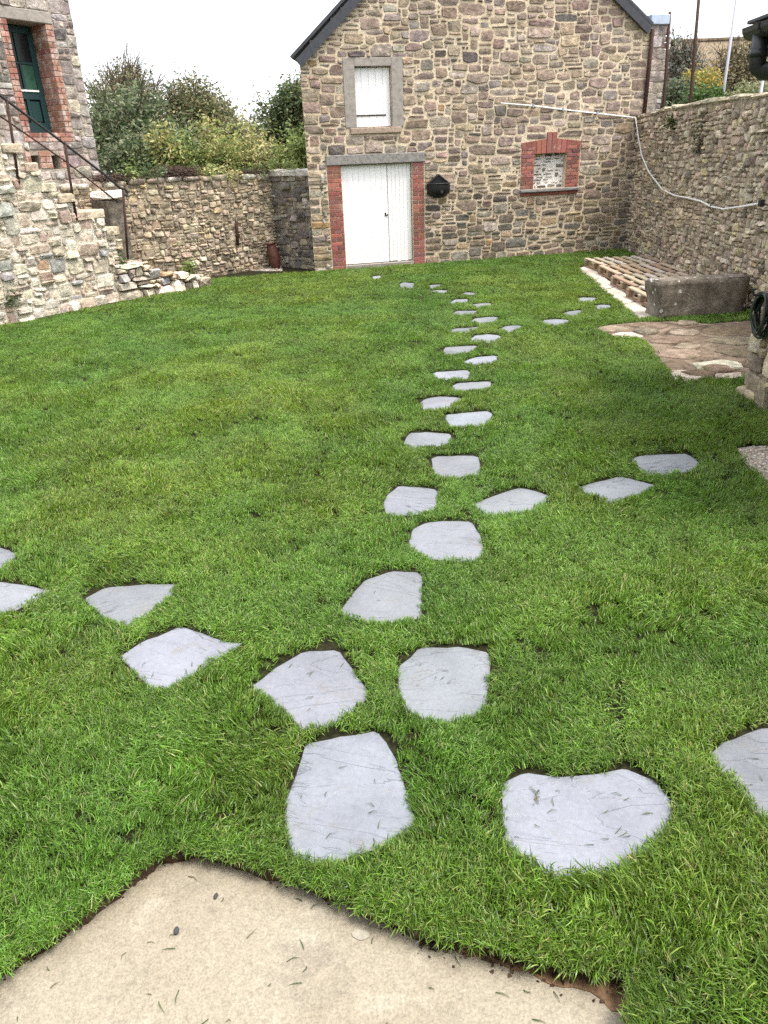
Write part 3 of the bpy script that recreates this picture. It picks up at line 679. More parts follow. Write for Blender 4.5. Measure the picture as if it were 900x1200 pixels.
for _ in range(600):
    if len(_pl) >= 22: break
    x, y = r_m.uniform(min(p[0] for p in dirt_p), max(p[0] for p in dirt_p)), r_m.uniform(min(p[1] for p in dirt_p), max(p[1] for p in dirt_p)); R = r_m.uniform(0.14, 0.36)
    if not inside([(x, y)], dirt_p)[0] or edge_dist([(x, y)], dirt_p)[0] < R * 0.7 or any(math.dist((x, y), q[:2]) < (R + q[2]) * 0.82 for q in _pl): continue
    _pl.append((x, y, R)); n = 10; h = r_m.uniform(0.012, 0.04); a0 = r_m.uniform(0, 6.28)
    ring = [(math.cos(a0 + 6.2832 * i / n) * R * r_m.uniform(0.75, 1.15), math.sin(a0 + 6.2832 * i / n) * R * r_m.uniform(0.6, 0.95)) for i in range(n)]
    V = [(p, q, -0.02) for p, q in ring] + [(p * 0.96, q * 0.96, h * 0.6) for p, q in ring] + [(p * 0.84, q * 0.84, h + r_m.uniform(-.006, .006)) for p, q in ring] + [(0, 0, h)]
    Fc = [(k0 * n + i, k0 * n + (i + 1) % n, (k0 + 1) * n + (i + 1) % n, (k0 + 1) * n + i) for k0 in (0, 1) for i in range(n)] + [(2 * n + i, 2 * n + (i + 1) % n, 3 * n) for i in range(n)]
    MB().add(V, Fc, jit_col(pick([(3, (0.19, 0.143, 0.103)), (2, (0.25, 0.2, 0.15)), (1.5, (0.125, 0.094, 0.066))], r_m), r_m)).build('paving_stone', M['stone_mud'], bare, (x, y, 0))
flat_stone([(716, 392), (726, 389), (743, 389.5), (754, 393), (740, 397), (724, 395)], 'pale flat stone at the left end of the bare earth', 'flagstone', 'flat stones on the bare earth', -0.02, 0.02, M['slab'], rnd)
flat_stone([(812, 425), (845, 421), (868, 424), (871, 430), (840, 433), (818, 431)], 'long pale flat stone lying across the bare earth', 'flagstone', 'flat stones on the bare earth', -0.02, 0.025, M['stone_mud'], rnd)
flat_stone([(782, 433), (815, 434), (832, 440), (806, 446), (790, 443)], 'pale flat stone at the lower left corner of the bare earth', 'flagstone', 'flat stones on the bare earth', -0.02, 0.025, M['stone_mud'], rnd)
flat_stone([(836, 437), (868, 436), (871, 442), (850, 444), (838, 442)], 'brownish flat stone at the lower right edge of the bare earth', 'flagstone', 'flat stones on the bare earth', -0.02, 0.025, M['stone_mud'], rnd)
_s = [((677, 314), (690, 311.5), (707, 324), (693, 327)), ((694, 328), (708, 324.5), (722, 335), (706, 338.5)), ((707, 339.5), (723, 335.5), (745, 352), (728, 356)), ((729, 357), (746, 353), (768, 369), (746, 373))]
for q, nm in zip(_s, ('farthest', 'second farthest', 'third farthest', 'nearest')):
    flat_stone(q, f'pale flagstone in the strip along the pallets, {nm} of the four', 'flagstone', 'flagstone strip along the pallets', -0.02, 0.02, M['flag'], rnd)
#@@NEXT
# ------------------------------------------------------------------ the barn
A_, B_ = gp(368, 318.6), gp(733, 292)
_d = (gp(733, 292) - gp(390, 317)); _d /= np.linalg.norm(_d)
P0 = gp(390, 317); BF0 = Frame(P0, P0 + _d * 6.5)
uL = (BF0.uv(351, 70)[0] + BF0.uv(360, 195)[0]) / 2; uR = BF0.uv(763, 60)[0]
O_ = P0 + _d * uL; BF = Frame(O_, O_ + _d * (uR - uL)); BW = uR - uL
eL = BF.uv(347, 66)[1]; eR = BF.uv(757, 28)[1]
uE0 = BF.uv(347, 66)[0]; uE1 = BF.uv(760, 28)[0]
sl, sr = 0.86, 0.70
uA = (eR + sr * uE1 - eL + sl * uE0) / (sl + sr); vA = eL + sl * (uA - uE0)
def gable(u): return (eL + sl * (u - uE0) if u < uA else eR + sr * (uE1 - u)) - 0.06
barn = thing('stone_barn', 'rubble stone barn with white double door at the end of the lawn', 'barn', tuple(BF.O), BF.rz)
def avg(*pp): return tuple(np.mean([BF.uv(*p) for p in pp], 0))
d0, d1 = avg((399, 194), (406, 309))[0], avg((482, 190), (486, 307))[0]; dv1 = avg((398, 194), (482, 190))[1]
j0 = avg((382, 194), (391, 316))[0]; j1 = avg((497, 189), (498, 307))[0]
lt = avg((381, 183.5), (497, 176.5))[1]
h0, h1 = avg((415, 78), (418, 150))[0], avg((457, 77), (461, 148))[0]; hv0, hv1 = avg((418, 150), (461, 148))[1], avg((415, 78), (457, 77))[1]
hs0, hs1, hst = avg((401, 68), (405, 149))[0], avg((471, 67), (473, 148))[0], avg((401, 68), (471, 66))[1]
w0, w1 = avg((625, 180), (626, 220))[0], avg((663, 180), (663, 219))[0]; wv0, wv1 = avg((626, 221), (663, 219))[1], avg((625, 180), (663, 178))[1]
ws0, ws1, wst = avg((610, 169), (611, 220))[0], avg((679, 165), (678, 220))[0], avg((610, 169), (679, 165.5))[1]
sv0, sv1 = avg((611, 230), (678, 226))[1], avg((610, 222), (679, 219))[1]
holes = [(d0, d1, 0.06, dv1), (h0, h1, hv0, hv1), (w0, w1, wv0, wv1)]
wm = face_with_holes(MB(), 0, BW, gable, holes, cuts=(uA, max(0.01, uE0)), n=0.0, reveal=0.2)
D = 7.0; _w = np.array([0.1, 0.995, 0]); SHX, SHY = float(_w @ BF.U), float(-(_w @ BF.N))
def back(x, y, z): return (x + SHX * y, y * SHY, z)
wm.add([(0, 0, -.15), back(0, D, -.15), back(0, D, gable(0)), (0, 0, gable(0))], [(0, 3, 2, 1)])
wm.add([(BW, 0, -.15), back(BW, D, -.15), back(BW, D, gable(BW)), (BW, 0, gable(BW))], [(0, 1, 2, 3)])
bwall = wm.build('wall', M['mortar'], barn)
def b_ok(u, v):
    if v > gable(u) - 0.02 or v > gable(u + 0.0) - 0.02: return False
    if j0 - 0.02 < u < j1 + 0.02 and v < lt + 0.0: return False
    if hs0 - 0.01 < u < hs1 + 0.01 and hv0 - 0.12 < v < hst + 0.01: return False
    if ws0 - 0.01 < u < ws1 + 0.01 and sv0 - 0.01 < v < wst + 0.02: return False
    um = (w0 + w1) / 2
    if abs(u - um) < 0.14 and v < wst + 0.24 and v > wst - 0.1: return False
    return True
def b_sizes(r, v):
    q = r.random()
    if v < 1.9:
        if q < 0.22: return r.randint(1, 2), 1
        if q < 0.6: return r.randint(3, 6), r.choice((1, 1, 2))
        if q < 0.88: return r.randint(3, 5), 2
        return r.randint(5, 7), r.choice((2, 3))
    if q < 0.2: return r.randint(1, 2), 1
    if q < 0.36: return r.randint(3, 6), 1
    if q < 0.74: return r.randint(3, 5), 2
    if q < 0.9: return r.randint(4, 6), 3
    return r.randint(6, 9), r.choice((2, 3))
um = (w0 + w1) / 2; r_b = random.Random(3)
rects = pack(BW, 5.3, 0.068, b_ok, r_b, b_sizes)
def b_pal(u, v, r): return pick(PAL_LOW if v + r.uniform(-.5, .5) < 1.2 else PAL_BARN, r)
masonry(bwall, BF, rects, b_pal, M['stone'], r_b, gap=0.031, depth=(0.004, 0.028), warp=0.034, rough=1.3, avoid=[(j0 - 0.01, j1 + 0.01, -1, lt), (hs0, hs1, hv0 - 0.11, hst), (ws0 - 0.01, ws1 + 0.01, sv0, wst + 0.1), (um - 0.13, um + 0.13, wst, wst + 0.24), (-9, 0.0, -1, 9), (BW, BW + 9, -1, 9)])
# dressings
MB().box(j0 - 0.01, j1 + 0.01, -0.035, 0.2, dv1, lt, 0.012, jit=0.003).build('door_lintel', M['lintel'], barn)
r_ = random.Random(5)
bricks(barn, courses(j0, d0, 0.0, dv1, 0.076, 0.22, r_) + courses(d1, j1, 0.0, dv1, 0.076, 0.22, r_), r_, depth=0.10)
MB().box(d0, d1, 0.0, 0.2, -0.1, 0.075, 0.01, jit=0.004).build('threshold', M['concrete_trim'], barn)
# double door, recessed; left leaf smooth, right leaf of worn boards
dz0, dz1 = 0.085, dv1 - 0.01; dm = d0 + (d1 - d0) * 0.655
door = MB().box(d0 + 0.01, dm - 0.006, 0.09, 0.13, dz0, dz1, 0.004).build('door', M['white_paint'], barn)
k = 8
for i in range(k):
    a = d0 + 0.012 + (dm - d0 - 0.02) * i / k; b = d0 + 0.012 + (dm - d0 - 0.02) * (i + 1) / k
    MB().box(0.0015, b - a - 0.0015, -0.006, 0.0, 0, dz1 - dz0 - 0.004, 0.002).build('board', M['white_paint'], door, (a, 0.0895, dz0 + 0.002))
door2 = MB().box(dm + 0.006, d1 - 0.008, 0.10, 0.135, dz0 + 0.03, dz1, 0.004).build('door', M['white_paint_worn'], barn)
door2['label'] = 'narrow worn right door leaf with split board ends'
k = 6
for i in range(k):
    a = dm + 0.008 + (d1 - dm - 0.018) * i / k; b = dm + 0.008 + (d1 - dm - 0.018) * (i + 1) / k
    MB().box(0.003, b - a - 0.003, -0.008, 0.0, r_.uniform(-0.012, 0.02), dz1 - dz0 - 0.004, 0.003).build('board', M['white_paint_worn'], door2, (a, 0.0995, dz0 + 0.004))
MB().box(dm - 0.075, dm - 0.045, 0.072, 0.083, 0.95, 1.02, 0.004).box(dm - 0.035, dm - 0.012, 0.06, 0.083, 0.96, 0.99, 0.004).build('lock', M['iron'], door)
# loft hatch
t_ = 0.0
for q in ((hs0, h0, hv0, hst), (h1, hs1, hv0, hst), (h0, h1, hv1, hst)):
    MB().box(q[0], q[1], -0.02, 0.19, q[2], q[3], 0.006, jit=0.002).build('hatch_surround', M['concrete_trim'], barn)
MB().box(hs0 + 0.08, hs1 - 0.05, -0.05, 0.15, hv0 - 0.11, hv0 - 0.002, 0.012, jit=0.004).build('hatch_sill', M['sill'], barn)
hatch = MB().box(h0 + 0.006, h1 - 0.006, 0.10, 0.13, hv0 + 0.01, hv1 - 0.01, 0.003).build('loft_hatch', M['white_paint_worn'], barn)
for i in range(5):
    a = h0 + 0.008 + (h1 - h0 - 0.016) * i / 5
    MB().box(0.003, (h1 - h0 - 0.016) / 5 - 0.003, -0.01, 0.0, 0, hv1 - hv0 - 0.03, 0.003).build('board', M['white_paint_worn'], hatch, (a, 0.0995, hv0 + 0.014))
MB().box(h0 + 0.012, h1 - 0.1, 0.076, 0.089, hv0 + 0.19, hv0 + 0.215, 0.003).build('strap_hinge', M['iron'], hatch)
# blocked window with brick surround
um = (w0 + w1) / 2
bricks(barn, courses(ws0, w0, sv1 + 0.002, wst - 0.06, 0.07, 0.22, r_) + courses(w1, ws1, sv1 + 0.002, wst - 0.06, 0.07, 0.22, r_), r_, depth=0.14, proud=0.018)
nb = 12; crown = wst + 0.05
for i in range(nb):                                       # flat arch of upright bricks, the keystone pair raised
    a = ws0 + (ws1 - ws0) * i / nb; b = ws0 + (ws1 - ws0) * (i + 1) / nb; mid = (a + b) / 2; t = abs(mid - um) / ((ws1 - ws0) / 2)
    lo = (wv1 + 0.0 - 0.02 * t) if w0 - 0.03 < mid < w1 + 0.03 else wst - 0.06
    key = abs(mid - um) < 0.1; ha_, hb_ = [wst + (0.19 if key else 0.01 + 0.075 * (1 - abs(e - um) / ((ws1 - ws0) / 2))) for e in (a, b)]
    lean = (mid - um) * 0.03; g = 0.004; c = jit_col((0.26, 0.105, 0.084), r_, 0.25, 0.1); pr = 0.03 if abs(mid - um) < 0.1 else 0.016
    V = [(a + g, -pr, lo), (b - g, -pr, lo), (b - g + lean, -pr, hb_), (a + g + lean, -pr, ha_), (a + g, 0.14, lo), (b - g, 0.14, lo), (b - g + lean, 0.14, hb_), (a + g + lean, 0.14, ha_)]
    c0 = np.mean(V, 0)
    MB().add([tuple(np.array(p) - c0) for p in V], [(0, 1, 2, 3), (7, 6, 5, 4), (0, 4, 5, 1), (1, 5, 6, 2), (2, 6, 7, 3), (3, 7, 4, 0)], c).build('brick', M['brick'], barn, tuple(c0))
MB().box(ws0 - 0.01, ws1 + 0.01, -0.07, 0.15, (sv0 + sv1) / 2, sv1, 0.015, jit=0.004).build('window_sill', M['lintel'], barn)
for i in range(6):
    a = ws0 + (ws1 - ws0) * i / 6
    MB().box(0.004, (ws1 - ws0) / 6 - 0.004, -0.035, 0.05, 0, (sv1 - sv0) / 2 - 0.004, 0.004, jit_col((.2, .07, .05), r_)).build('brick', M['brick'], barn, (a, 0, sv0))
infill = MB().box(w0 + 0.002, w1 - 0.002, 0.13, 0.19, wv0 + 0.002, wv1 - 0.002).build('window_infill', M['mortar_white'], barn)
BFi = BF.shifted(-0.13)
rc = pack(w1 - w0 - 0.03, wv1 - wv0 - 0.03, 0.055, lambda u, v: True, r_, lambda r, v: (r.randint(1, 4), r.choice((1, 1, 2))))
masonry(infill, BFi, rc, PAL_DARK, M['stone'], r_, gap=0.034, depth=(0.006, 0.014), warp=0.004, u0=w0 + 0.015, v0=wv0 + 0.015, base_n=-0.13)
# slate roof with dark verges
rm = MB()
for (ua, va, ub, vb) in ((uE0 - 0.06, eL - 0.05, uA, vA), (uE1 + 0.06, eR - 0.04, uA, vA)):
    dx, dz = ub - ua, vb - va; L = math.hypot(dx, dz); nx, nz = -dz / L, dx / L
    if nz < 0: nx, nz = -nx, -nz
    th = 0.05
    q = [(ua, va), (ub, vb), (ub + nx * th, vb + nz * th), (ua + nx * th, va + nz * th)]
    V = [back(x, y, z) for y in (-0.12, D + 0.1) for x, z in q]
    rm.add(V, [(0, 1, 2, 3), (7, 6, 5, 4), (0, 4, 5, 1), (1, 5, 6, 2), (2, 6, 7, 3), (3, 7, 4, 0)])
roof = rm.build('roof', M['slate_roof'], barn)
for (ua, va, ub, vb) in ((uE0 - 0.03, eL - 0.06, uA, vA), (uE1 + 0.03, eR - 0.05, uA, vA)):
    dx, dz = ub - ua, vb - va; L = math.hypot(dx, dz); nx, nz = dz / L, -dx / L
    if nz > 0: nx, nz = -nx, -nz
    q = [(ua, va), (ub, vb), (ub + nx * 0.15, vb + nz * 0.15), (ua + nx * 0.15, va + nz * 0.15)]
    V = [(x, y, z) for y in (-0.11, -0.05) for x, z in q]
    MB().add(V, [(0, 1, 2, 3), (7, 6, 5, 4), (0, 4, 5, 1), (1, 5, 6, 2), (2, 6, 7, 3), (3, 7, 4, 0)]).build('verge_board', M['slate_roof'], roof)

# black iron basket on the barn wall
bu, bv = BF.uv(513, 232); px_m = BF.uv(526, 218)[0] - BF.uv(500, 218)[0]
bs = thing('wall_basket', 'black iron wall basket with a pointed back, right of the white door', 'wall basket', tuple(BF.w(bu, bv, 0.04)), BF.rz)
hw = px_m / 2; tp = BF.uv(513, 204)[1] - bv; sh = BF.uv(513, 215)[1] - bv
V = [(-hw, 0, 0.08), (hw, 0, 0.08), (hw, 0, sh), (hw * 0.1, 0, tp), (-hw * 0.1, 0, tp), (-hw, 0, sh)]
MB().add([(x, 0.0, z) for x, _, z in V] + [(x, 0.02, z) for x, _, z in V], [(0, 1, 2, 3, 4, 5), (11, 10, 9, 8, 7, 6)] + [(i, i + 6, (i + 1) % 6 + 6, (i + 1) % 6) for i in range(6)]).build('back_plate', M['black_cast'], bs)
bb = MB(); ringn = 12; V = []
for zz, s_ in ((sh * 0.98, 1.0), (sh * 0.6, 1.03), (0.1, 0.95), (0.03, 0.7), (0.0, 0.35)):
    for i in range(ringn): t = math.pi * i / (ringn - 1); V.append((-math.cos(t) * hw * s_, -math.sin(t) * 0.2 * s_, zz))
Fc = [(a * ringn + i, (a + 1) * ringn + i, (a + 1) * ringn + i + 1, a * ringn + i + 1) for a in range(4) for i in range(ringn - 1)] + [tuple(range(4 * ringn, 5 * ringn))[::-1]]
bb.add(V, Fc).build('bowl', M['black_cast'], bs, smooth=True)
MB().tube([(-math.cos(math.pi * i / 14) * hw * 1.02, -math.sin(math.pi * i / 14) * 0.205, sh) for i in range(15)], 0.012, 6).build('rim', M['iron'], bs, smooth=True)
MB().tube([(0, -0.2, sh * 0.45), (0, -0.23, sh * 0.45)], 0.03, 10).build('boss', M['iron'], bs)
for sx in (-1, 1): MB().tube([(sx * hw * 0.98, -0.005, sh), (0, -0.02, tp * 0.97)], 0.01, 6).build('strap', M['iron'], bs)

# white conduit fixed across the barn wall
cp = [BF.w(*BF.uv(x, y, 0.05), 0.05) for x, y in ((587, 121), (625, 124), (660, 128.5), (700, 133), (745, 138))]
cd = thing('conduit', 'thin white conduit running across the barn wall above the brick window', 'conduit', tuple(cp[0]))
MB().tube([p - cp[0] for p in cp], 0.013, 8).build('pipe', M['white_plastic'], cd, smooth=True)
for i in (1, 2, 3): MB().box(-0.02, 0.02, -0.03, 0.03, -0.03, 0.03, 0.005).build('clip', M['galv'], cd, tuple(cp[i] - cp[0]))

# ------------------------------------------------------------------ right garden wall
RA, RB_ = gp(733, 292), np.array([4.93, 9.9, 0.0])
dirR = (RB_ - RA) / np.linalg.norm(RB_ - RA)
RF = Frame(RA, RA + dirR * 10.4)
rtop_pts = sorted([RF.uv(x, y) for x, y in ((757, 137), (775, 131), (800, 126), (830, 121), (860, 117), (897, 113))])
ru = [p[0] for p in rtop_pts]; rv = [p[1] for p in rtop_pts]
def rtop(u): return float(np.interp(u, ru, rv))
rwall_t = thing('boundary_wall', 'tall old rubble wall along the right side behind the pallets', 'wall', tuple(RF.O), RF.rz)
mb = face_with_holes(MB(), -0.4, 10.4, rtop, [], cuts=[0.4 * i for i in range(0, 26)])
us = [-0.4 + 0.4 * i for i in range(28)]
for a, b in zip(us[:-1], us[1:]):
    mb.add([(a, 0, rtop(a)), (b, 0, rtop(b)), (b, 0.45, rtop(b)), (a, 0.45, rtop(a)), (a, 0.45, -.1), (b, 0.45, -.1)], [(0, 1, 2, 3), (3, 2, 5, 4)])
rw = mb.build('wall', M['mortar_old'], rwall_t)
r_r = random.Random(11)
rects = pack(10.4, 3.2, 0.062, lambda u, v: v < rtop(u) - 0.06, r_r, lambda r, v: (r.choice((1, 2, 2, 3, 3, 4)), r.choice((1, 1, 1, 2, 2))))
masonry(rw, RF, rects, PAL_OLD, M['stone_moss'], r_r, gap=0.016, depth=(0.0, 0.05), warp=0.03, n=8, rough=1.8)
# coping stones
u = -0.1
while u < 10.2:
    w = r_r.uniform(0.25, 0.55); v = rtop(u + w / 2)
    MB().box(-w / 2 + 0.008, w / 2 - 0.008, -0.03, 0.47, -0.01, r_r.uniform(0.03, 0.07), 0.02, jit_col((0.42, 0.37, 0.27), r_r), 0.012, r_r).build('coping_stone', M['stone_moss'], rwall_t, (u + w / 2, 0, v), rot=(0, -math.atan((rtop(u + w) - rtop(u)) / w), 0))
    u += w
# cable sagging along the right wall
kp = [RF.w(*RF.uv(x, y, 0.06), 0.06) for x, y in ((745, 139), (748, 160), (752, 182), (760, 201), (776, 222), (790, 229), (806, 232), (822, 236), (833, 242), (848, 245), (870, 242), (892, 238))]
kc = thing('cable', 'white cable sagging down the right wall from the barn corner', 'cable', tuple(kp[0]))
MB().tube([Vector(p - kp[0]) for p in kp], 0.013, 8).build('sheath', M['white_plastic'], kc, smooth=True)
MB().box(-0.03, 0.03, -0.03, 0.03, -0.04, 0.04, 0.008).build('bracket', M['iron'], kc, tuple(kp[-1] - kp[0]))
MB().box(-0.012, 0.012, -0.022, 0.022, -0.022, 0.022, 0.005).build('bracket', M['iron'], kc, tuple(kp[8] - kp[0]))

# pier with a zinc cap and rusty pipe beyond the right end of the barn
PF = BF.shifted(-0.35); p0 = PF.uv(762, 80)[0]; p1 = PF.uv(775.5, 80)[0]; pt = PF.uv(770, 29)[1]
pier = thing('stone_pier', 'narrow grey stone pier with a zinc cap against the barn corner', 'pier', tuple(PF.O), PF.rz)
pb = MB().box(p0 - 0.1, p1, 0.0, 1.2, -0.1, pt).build('wall', M['mortar_house'], pier)
rects = pack(p1 - p0 + 0.1, pt - 2.2, 0.1, lambda u, v: True, r_r, lambda r, v: (r.randint(2, 4), 2))
masonry(pb, PF, rects, PAL_HOUSE, M['stone_house'], r_r, gap=0.012, depth=(0.006, 0.02), warp=0.004, u0=p0 - 0.1, v0=2.2)
MB().box(p0 - 0.12, p1 + 0.03, -0.06, 1.25, pt, pt + 0.17, 0.01).build('zinc_cap', M['zinc'], pier)
pp = [BF.w(*BF.uv(x, y, 0.05), 0.05) for x, y in ((765, 34), (760, 85), (755, 134))]
tag(MB().tube(pp, 0.04, 8).build('drain_pipe', M['rust'], smooth=True), 'rusty dark drain pipe down the right corner of the barn', 'pipe')

# ------------------------------------------------------------------ left: garden wall, back wall, stair, house
GA, GB = gp(200, 332), gp(327, 312); gd = (GB - GA) / np.linalg.norm(GB - GA)
GW0 = GA - gd * 2.0; LG = float((GB - GW0) @ gd)
GF = Frame(GW0, GB)
gpts = sorted([GF.uv(x, y) for x, y in ((110, 216), (140, 214), (165, 211), (200, 209), (240, 208), (280, 206), (322, 206))])
def gtop(u): return float(np.interp(u, [p[0] for p in gpts], [p[1] for p in gpts])) - 0.05
gw_t = thing('garden_wall', 'sunlit rubble wall with plants over its top between stair and barn', 'wall', tuple(GF.O), GF.rz)
cuts = [0.35 * i for i in range(40)]
mb = face_with_holes(MB(), -0.6, LG, gtop, [], cuts=[c for c in cuts if c < LG])
us = [-0.6] + [c for c in cuts if 0 < c < LG] + [LG]
for a, b in zip(us[:-1], us[1:]):
    mb.add([(a, 0, gtop(a)), (b, 0, gtop(b)), (b, 0.45, gtop(b)), (a, 0.45, gtop(a)), (a, 0.45, -.1), (b, 0.45, -.1)], [(0, 1, 2, 3), (3, 2, 5, 4)])
gw = mb.build('wall', M['mortar_garden'], gw_t)
r_g = random.Random(17)
rects = pack(LG, 2.2, 0.055, lambda u, v: v < gtop(u) - 0.04, r_g, lambda r, v: (r.choice((1, 2, 2, 3, 3, 4)), r.choice((1, 1, 2, 2))))
masonry(gw, GF, rects, PAL_GARDEN, M['stone_moss'], r_g, gap=0.016, depth=(0.0, 0.05), warp=0.03, n=8, rough=1.8)
u = -0.1
while u < LG - 0.1:
    w = r_g.uniform(0.2, 0.42); v = gtop(u + w / 2)
    V, Fc = stone_shape(w, r_g.uniform(0.09, 0.16), 0.05, r_g, 0.012, 10, 1.6)
    V = [(x, y if y < 0 else 0.42, z) for x, y, z in V]
    MB().add(V, Fc, jit_col(pick([(2, (0.5, 0.45, 0.37)), (2, (0.36, 0.3, 0.23)), (1, (0.62, 0.58, 0.5))], r_g), r_g)).build('coping_stone', M['stone_pale'], gw_t, (u + w / 2, 0, v + 0.03), smooth=True)
    u += w
# short dark wall joining barn and garden wall
KF = Frame(GB + gd * 0.02, BF.O + BF.U * 0.25 - BF.N * 0.03); kt = KF.uv(340, 207)[1]
kw = thing('corner_wall', 'short dark rubble wall with whitish cap between garden wall and barn', 'wall', tuple(KF.O), KF.rz)
kb = MB().box(-0.1, KF.L, 0.0, 0.45, -0.1, kt).build('wall', M['mortar_old'], kw)
rects = pack(KF.L, kt, 0.075, lambda u, v: True, r_g, lambda r, v: (r.randint(1, 4), r.choice((1, 2, 2))))
masonry(kb, KF, rects, PAL_DARK, M['stone_moss'], r_g, gap=0.012, depth=(0.005, 0.05), warp=0.015, rough=1.5)
u = -0.05
while u < KF.L - 0.1:
    w = min(r_g.uniform(0.3, 0.5), KF.L - u)
    MB().box(-w / 2 + 0.01, w / 2 - 0.01, -0.06, 0.5, 0, r_g.uniform(0.1, 0.15), 0.025, jit_col((0.62, 0.59, 0.53), r_g), 0.014, r_g).build('coping_stone', M['stone_pale'], kw, (u + w / 2, 0, kt))
    u += w

# stone stair: its side wall faces the lawn
SA, SB = gp(0, 382), gp(147, 351); sd = (SB - SA) / np.linalg.norm(SB - SA)
SO = SA - sd * 1.6; LS = float((SB - SO) @ sd)
SF = Frame(SO, SB)
prof_px = [(0, 168), (26, 168), (27, 190), (44, 191), (46, 214), (64, 215), (65, 227), (84, 228), (88, 246), (121, 247), (123, 266), (137, 266), (139, 280), (149, 281)]
prof = [SF.uv(x, y) for x, y in prof_px]
steps = []                                                     # (u0, u1, top)
for i in range(0, len(prof) - 1, 2): steps.append((prof[i][0], prof[i + 1][0], (prof[i][1] + prof[i + 1][1]) / 2))
steps[-1] = (steps[-1][0], LS, steps[-1][2])
for i in range(len(steps) - 1): steps[i] = (steps[i][0], steps[i + 1][0], steps[i][2])
first = steps[0]; steps = [(-0.2, first[0] - 0.4, first[2] + 0.42), (first[0] - 0.4, first[0], first[2] + 0.2)] + steps
def stop(u):
    for a, b, t in steps:
        if u < b: return t
    return steps[-1][2]
stair = thing('stone_stair', 'crumbling pale stone stair with ragged side wall at the left house', 'stair', tuple(SF.O), SF.rz)
TREAD = 0.13
mb = MB()
for a, b, t in steps: mb.box(a, b, 0.0, 1.0, -0.1, t - TREAD)
sw = mb.build('side_wall', M['mortar_pale'], stair)
r_s = random.Random(23)
for a, b, t in steps:
    MB().box(a + 0.004, b + 0.02, -0.04, 0.95, t - TREAD + 0.002, t, 0.015, jit_col((0.50, 0.42, 0.31), r_s, 0.12), 0.008, r_s).build('step', M['stone_pale'], stair)
rects = pack(LS, 3.0, 0.075, lambda u, v: v < stop(u) - TREAD, r_s, lambda r, v: (r.choice((1, 2, 3, 3, 4, 5)), r.choice((1, 2, 2, 3))))
masonry(sw, SF, rects, PAL_PALE, M['stone_pale'], r_s, gap=0.026, depth=(0.0, 0.05), warp=0.03, rough=1.7)
# iron handrail
rail = thing('handrail', 'dark thin iron handrail climbing the stone stair', 'handrail', tuple(SF.w(LS, 0, 0)), SF.rz)
def sl_(x, y, n=0.02): u, v = SF.uv(x, y, n); return (u - LS, -n, v)
curl = [sl_(140, 220), sl_(146, 221.5), sl_(149.5, 225), sl_(148.5, 229), sl_(145.5, 229), sl_(144.5, 226)]
MB().tube([sl_(-70, 58), sl_(0, 112), sl_(75, 168), sl_(128, 209)] + curl, 0.019, 8).build('rail', M['iron'], rail, smooth=True)
MB().tube([sl_(-70, 82), sl_(0, 136), sl_(78, 190), sl_(138, 237)], 0.011, 6).build('rail', M['rust'], rail, smooth=True)
for pts in (((8, 118), (15, 165), (22, 215)), ((76, 167), (82, 210), (90, 258)), ((144, 222), (147, 262), (150, 304))):
    MB().tube([sl_(*p) for p in pts], 0.019, 8).build('post', M['rust'], rail, smooth=True)

# old house behind the stair
HF = SF.shifted(-1.0)
hu1 = (HF.uv(84, 10)[0] + HF.uv(116, 205)[0]) / 2; HT = 6.0
def hav(*pp): return tuple(np.mean([HF.uv(*p) for p in pp], 0))
q0, q1 = hav((15, 50), (33, 152))[0], hav((58, 60), (77, 152))[0]; qv0 = hav((35, 155), (77, 155))[1]; qv1 = hav((14, 22), (55, 29))[1]
house = thing('stone_house', 'old stone house with a green door at the left picture edge', 'house', tuple(HF.O), HF.rz)
vents = []
for x0, x1 in ((36, 46), (60, 70)):
    a, b = hav((x0, 183), (x0 + 3, 198))[0], hav((x1, 183), (x1 + 2, 198))[0]; c, d_ = hav((x0, 198), (x1, 198))[1], hav((x0, 182), (x1, 182))[1]; vents.append((a, b, c, d_))
bw_ = 0.14
mb = face_with_holes(MB(), -2.5, hu1, lambda u: HT, [(q0 - bw_ + 0.012, q1 + bw_ - 0.012, qv0 - 0.13, qv1)] + vents, reveal=0.46)
mb.add([(hu1, 0, -.1), (hu1, 5, -.1), (hu1, 5, HT), (hu1, 0, HT)], [(0, 1, 2, 3)])
for a, b, c, d_ in ((q0 - bw_ + 0.01, q0 - 0.01, qv0 - 0.13, qv1), (q1 + 0.01, q1 + bw_ - 0.01, qv0 - 0.13, qv1), (q0, q1, qv0 - 0.13, qv0 - 0.012)): mb.box(a, b, 0.002, 0.45, c, d_)
hw_ = mb.build('wall', M['mortar_house'], house)
bw_ = 0.14
def h_ok(u, v):
    if q0 - bw_ < u < q1 + bw_ and qv0 - 0.14 < v < qv1 + 0.16: return False
    if vents[0][0] - 0.1 < u < vents[1][1] + 0.1 and vents[0][2] - 0.05 < v < vents[0][3] + 0.08: return False
    return v > 0.6
r_h = random.Random(31)
rects = pack(hu1, 4.6, 0.09, h_ok, r_h, lambda r, v: (r.choice((1, 2, 3, 3, 4)), r.choice((1, 2, 2, 3))))
masonry(hw_, HF, rects, PAL_HOUSE, M['stone_house'], r_h, gap=0.016, avoid=[(hu1, hu1 + 9, -1, 9), (q0 - bw_, q1 + bw_, qv0 - 0.14, qv1 + 0.16), (vents[0][0] - 0.1, vents[1][1] + 0.1, vents[0][2], vents[0][3] + 0.06)], depth=(0.005, 0.035), warp=0.012, rough=1.3)
